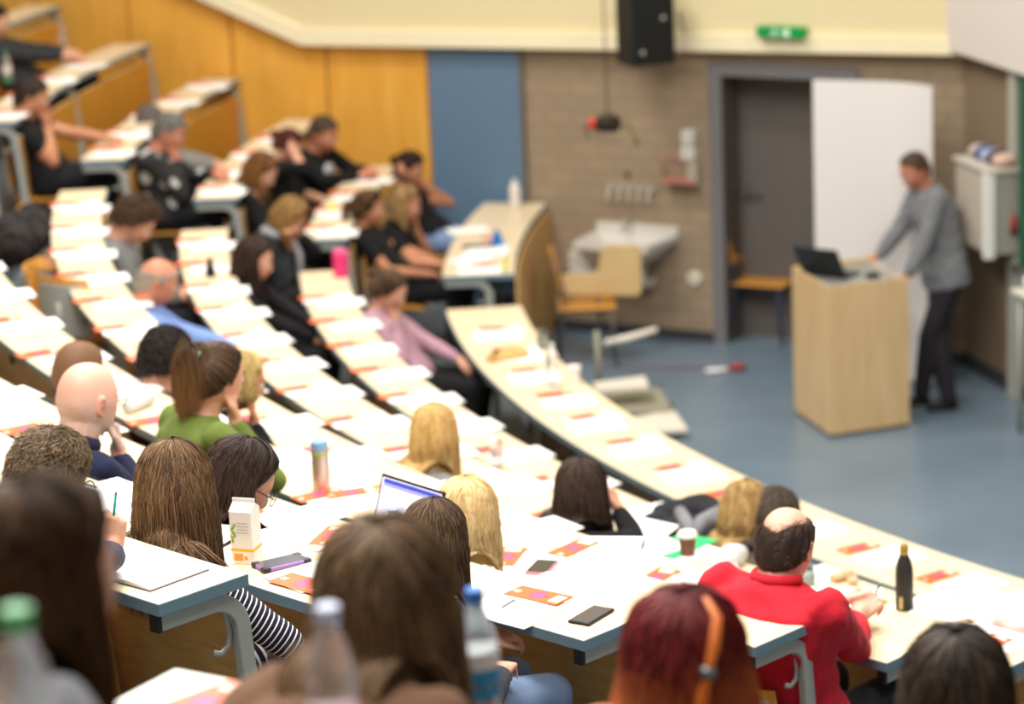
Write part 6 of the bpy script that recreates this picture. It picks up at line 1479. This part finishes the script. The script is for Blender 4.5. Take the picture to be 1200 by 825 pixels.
# hooks
(s0, z0), (s1, _) = wb(716, 222, .03), wb(762, 224, .03); r = wthing('coat_rack', (s0 + s1) / 2, 0, 0, 'row of pale coat hooks on the brown brick wall above the sink', 'coat rack')
MB().box((0, -.01, z0 + .02), (s1 - s0 + .10, .02, .05)).build('rail', mat('pale_rail', rgb(160, 150, 132), rough=.5), r, bevel=.004)
for i in range(5): x = -(s1 - s0) / 2 + (s1 - s0) * i / 4; MB().tube([(x, -.02, z0 + .02), (x, -.07, z0 - .01), (x, -.08, z0 - .07), (x, -.05, z0 - .09)], [.010, .012, .014, .010], n=8).build('hook', mat('pale_hook', rgb(196, 190, 176), rough=.4), r, smooth=True)
tag(MB().lathe([(0, 0), (.02, 0), (.016, .02), (0, .022)], n=16, M=Matrix.Rotation(pi / 2, 3, 'X')).build('wall_fitting', mat('dark_knob', rgb(70, 60, 48), rough=.5), loc=wl(wb(735, 204, 0)[0], 0.0, wb(735, 204, 0)[1])), 'small dark knob on the brick wall above the coat hooks', 'knob').rotation_euler = (0, 0, WROT)
# dispenser with hose
s0, z0 = wb(808, 172, .05); r = wthing('wall_dispenser', s0, 0, 0, 'white two-part dispenser on the brick wall left of the door, pink tray below', 'dispenser')
MB().box((0, -.05, z0 + .07), (.11, .10, .12)).build('upper_bottle', M_cer, r, bevel=.02); MB().box((0, -.05, z0 - .05), (.12, .11, .11)).build('lower_bottle', M_cer, r, bevel=.02); MB().box((.03, -.05, z0 - .20), (.09, .09, .18)).build('holder', mat('greyish_holder', rgb(170, 160, 140), rough=.5), r, bevel=.01)
MB().box((-.07, -.07, z0 - .26), (.26, .12, .03)).build('tray', mat('dull_pink_plastic', rgb(176, 112, 98), rough=.5), r, bevel=.008)
MB().tube([(-.20, -.06, z0 - .24), (-.23, -.06, z0 - .12), (-.15, -.06, z0 - .08), (-.05, -.06, z0 - .11), (.06, -.06, z0 - .08)], .008, n=8).build('hose', MATS['dull_pink_plastic'], r, smooth=True)
# round socket
s0, z0 = wb(813, 327, .02); r = wthing('wall_socket', s0, 0, z0, 'round white socket on the brick wall near the door frame', 'socket'); Mx = Matrix.Rotation(pi / 2, 3, 'X')
MB().lathe([(0, 0), (.058, 0), (.058, .02), (.05, .028), (0, .028)], n=28, M=Mx).build('cover_plate', mat('ivory_plastic', rgb(214, 208, 190), rough=.4), r); MB().lathe([(0, .026), (.02, .026), (.02, .034), (0, .034)], n=20, M=Mx).build('socket_insert', mat('ivory_insert', rgb(196, 190, 172), rough=.4), r)
# exit sign
(s0, z1), (s1, z0) = wb(887, 31, .2), wb(942, 45, .2); r = wthing('exit_sign', (s0 + s1) / 2, .2, (z0 + z1) / 2, 'green emergency exit sign with a white pictogram on the cream wall', 'exit sign'); W_, H_ = s1 - s0, z1 - z0
MB().box((0, .03, 0), (W_, .10, H_)).build('sign_case', mat('sign_green', rgb(0, 130, 60), rough=.4, emit=rgb(0, 130, 60), emis=.35), r, bevel=.004)
wm = mat('sign_white', rgb(200, 226, 200), rough=.4, emit=rgb(200, 230, 205), emis=.35); b = MB(); b.box((.06, -.022, 0), (.035, .006, H_ * .7)); b.build('door_symbol', wm, r)
b = MB(); b.sphere((-.035, -.023, H_ * .28), (.008, .003, .008), n=10); b.tube([(-.035, -.022, H_ * .18), (-.045, -.022, -H_ * .05), (-.025, -.022, -H_ * .35)], .005, n=6); b.tube([(-.045, -.022, -H_ * .05), (-.068, -.022, -H_ * .3)], .005, n=6); b.tube([(-.06, -.022, H_ * .02), (-.035, -.022, H_ * .15), (-.012, -.022, H_ * .04)], .004, n=6); b.build('runner_symbol', wm, r)
b = MB(); b.box((.015, -.022, 0), (.04, .005, .008)); b.add([(.030, -.025, .016), (.030, -.025, -.016), (.046, -.025, 0), (.030, -.019, .016), (.030, -.019, -.016), (.046, -.019, 0)], [(0, 1, 2), (5, 4, 3), (0, 3, 4, 1), (1, 4, 5, 2), (2, 5, 3, 0)]); b.build('arrow_symbol', wm, r)
# loudspeaker
so, zo = wb(753, 42, .55); (sL, _), (sR, _) = wb(723, 42, .55), wb(787, 42, .55); zb = wb(753, 82, .8)[1]; ws = (sR - sL) / 1.30
r = wthing('loudspeaker', so, .5, zb, 'black loudspeaker hanging in front of the cream wall', 'loudspeaker'); Mz = Matrix.Rotation(radians(50) - 0, 3, 'Z')
MB().box((0, 0, .30), (ws, ws * .85, .60), M=Mz).build('cabinet', mat('black_speaker_cabinet', rgb(30, 30, 28), rough=.6), r, bevel=.008)
MB().tube([(0, .05, .60), (0, .3, .75), (0, .50, .75)], .02, n=10).build('bracket', M_tube, r, smooth=True)
MB().box(Mz @ Vector((0, -ws * .425 - .004, .30)), (ws * .9, .008, .56), M=Mz).build('grille', mat('black_grille', rgb(20, 22, 20), rough=.8, bump=.5, scale=300), r)
for v in (Vector((ws * .5 + .001, ws * .10, .10)), Vector((-ws * .28, -ws * .425 - .009, .10)), Vector((ws * .22, -ws * .425 - .009, .34))): MB().sphere(Mz @ v, .018, n=12).build('mount_bolt', M_steel, r, smooth=True)
tag(MB().tube([wl(wb(797, 14, .12)[0], .13, wb(797, 14, .12)[1]), wl(wb(800, 26, .12)[0], .14, wb(800, 26, .12)[1]), wl(wb(806, 44, .12)[0], .13, wb(806, 44, .12)[1])], [.014, .010, .006], n=8).build('wall_cable', mat('grey_cable', rgb(140, 132, 108), rough=.6), smooth=True), 'short grey cable stub on the cream wall right of the loudspeaker', 'cable')
# hanging outlet unit
s0, z0 = wb(712, 145, 1.0); r = wthing('hanging_unit', s0, 1.0, z0, 'black unit with a red knob hanging on a cable before the brick wall', 'hanging unit')
MB().tube([(0, 0, .05), (-.005, 0, 2.0), (-.01, 0, 5.5)], .007, n=8).build('cable', mat('dull_cable', rgb(112, 98, 76), rough=.6), r, smooth=True)
MB().lathe([(0, -.05), (.08, -.05), (.10, -.02), (.10, .03), (.06, .06), (0, .065)], n=24).build('housing', mat('black_housing', rgb(40, 34, 26), rough=.5), r)
MB().sphere((-.09, -.04, 0), .045, n=18).build('red_knob', mat('signal_red', rgb(214, 50, 40), rough=.4), r, smooth=True)
MB().tube([(-.13, -.01, .02), (-.17, -.02, -.03), (-.14, -.04, -.10)], .010, n=8).build('left_hook', M_tube, r, smooth=True)
MB().tube([(.08, -.01, .0), (.18, -.01, -.01), (.21, -.01, -.06), (.24, -.01, -.15)], .012, n=8).build('right_arm', mat('olive_arm', rgb(112, 100, 66), rough=.5), r, smooth=True)
MB().tube([(-.12, 0, -.07), (-.02, 0, -.13), (.10, 0, -.12), (.17, 0, -.04)], .006, n=8).build('lower_loop', MATS['grey_cable'], r, smooth=True)

# ------------------------------------------------------------------ right side
(tA, zA), (tB, _) = rwat(1119, 178, .28), rwat(1158, 205, .28); zTop = rwat(1158, 204, .28)[1]; zBot = rwat(1158, 300, .28)[1]
cx_ = CR + RD * (tA + tB) / 2 - RN * .15
r = empty('wall_cabinet', Vector((cx_.x, cx_.y, zBot)), 'off-white cabinet on the right wall with bundles on top', 'cabinet'); Mr = Matrix((RD, RN, UPZ)).transposed()
M_cab = mat('offwhite_cabinet', rgb(196, 186, 170), rough=.45); dz_ = (zTop - zBot) / 2
def rb(name, t0, t1, o0, o1, z0, z1, m, root, bevel=.004):
    c = CR + RD * (t0 + t1) / 2 - RN * (o0 + o1) / 2; return rel(MB().box((c.x, c.y, (z0 + z1) / 2), (abs(t1 - t0), abs(o1 - o0), z1 - z0), M=Mr).build(name, m, bevel=bevel), root)
rb('cabinet_body', tA, tB, .01, .27, zBot, zTop, M_cab, r); rb('door', tA + .02, tB - .03, .27, .285, zBot + .02, zTop - .03, M_cab, r); rb('corner_post', tB - .03, tB + .025, .24, .31, zBot - .02, zTop, mat('white_post', rgb(240, 238, 232), rough=.4), r)
rb('side_panel', tB, tB + .008, .01, .235, zBot, zTop, mat('grey_side', rgb(160, 158, 146), rough=.5), r); rb('top_board', tA - .01, tB + .03, .0, .30, zTop, zTop + .03, mat('pale_top', rgb(206, 200, 188), rough=.5), r)
c = CR + RD * (tB + .02) - RN * .10; rel(MB().tube([(c.x, c.y, zTop - .30), (c.x + .0, c.y, zTop - .42)], [.02, .03], n=12).build('red_valve', mat('dull_red', rgb(150, 60, 56), rough=.5), smooth=True), r)
rel(MB().sphere((c.x, c.y, zTop - .66), .03, n=14).build('dark_knob_part', M_tube, smooth=True), r)
cols_ = [('pale_pinkish', rgb(196, 180, 168)), ('navy_binding', rgb(60, 84, 130)), ('light_blue_pack', rgb(170, 180, 206)), ('dark_lump', rgb(70, 62, 66)), ('pinkish_pack', rgb(206, 176, 160))]
for i, (nm, c_) in enumerate(cols_):
    tt = tA + (tB - tA) * (.18 + .18 * i); c = CR + RD * tt - RN * .14
    tag(blob('cloth_bundle', [((c.x, c.y, zTop + .03 + .045), (.085, .085, .045 + .008 * (i % 2))), ((c.x + .03, c.y, zTop + .09), (.05, .06, .03))], mat(nm, c_, rough=.7), vox=.012, wr=.006), ['pale rosy bundle, leftmost on the wall cabinet', 'navy bundle on the wall cabinet', 'light blue bundle in the middle of the wall cabinet top', 'dark bundle on the wall cabinet', 'rosy bundle on the wall cabinet nearest the pillar'][i], 'bundle')
# white bulkhead above, pillar, chalkboard, papers
(t0, z0) = rwat(1140, 68, .12); (t1, z1) = rwat(1180, 79, .12)
struct(rwbox('wall_right', -0.05, 9, .0, .14, (z0 + z1) / 2, 5.5, mat('white_bulkhead', rgb(222, 214, 208), rough=.6, var=.01)))
pb = at(1191, 466, 0); Mp = Matrix((RD, RN, UPZ)).transposed()
r = empty('board_frame', Vector((pb.x, pb.y, 0)), 'pale grey upright frame of the sliding green chalkboard at the right edge', 'board frame')
ztp = aty(1190, 79, pb.y).z
rel(MB().box(pb + UPZ * ztp / 2, (.12, .09, ztp), M=Mp).build('upright', mat('pale_grey_upright', rgb(172, 172, 162), rough=.5), bevel=.006), r)
rel(MB().box(pb + UPZ * ztp * .62 + Vector((.05, -.06, 0)), (.03, .02, ztp * .76), M=Mp).build('rail', M_steel), r)
zb_ = aty(1197, 308, pb.y - .1).z
tq = rwat(1194, 200, .12)[0]
bd = rb('chalkboard', tq, tq + 1.6, .08, .12, zb_, ztp, mat('green_chalkboard', rgb(24, 92, 62), rough=.6), r)
tq, zt_ = rwat(1184, 338, .42); c = CR + RD * (tq + .5) - RN * .22; o = thing_at('side_table', Vector((c.x, c.y, 0)), 'pale table corner at the right edge under white papers', 'table')
rb('table_top', tq, tq + 1.0, .03, .42, zt_ - .03, zt_, M_ow, o)
for tt in (tq + .05, tq + .95):
    for oo in (.08, .37):
        q = CR + RD * tt - RN * oo; rel(MB().tube([(q.x, q.y, 0), (q.x, q.y, zt_ - .03)], .02, n=10).build('leg', M_steel, smooth=True), o)
tag(blob('paper_heap', [(CR + RD * (tq + .05 + .1 * i) - RN * (.24 + .04 * (i % 2)) + UPZ * (zt_ + .05), (.10, .13, .05)) for i in range(6)], mat('heap_white', rgb(240, 234, 232), rough=.7), wr=.008), 'heap of white paper on the table at the right edge', 'papers')
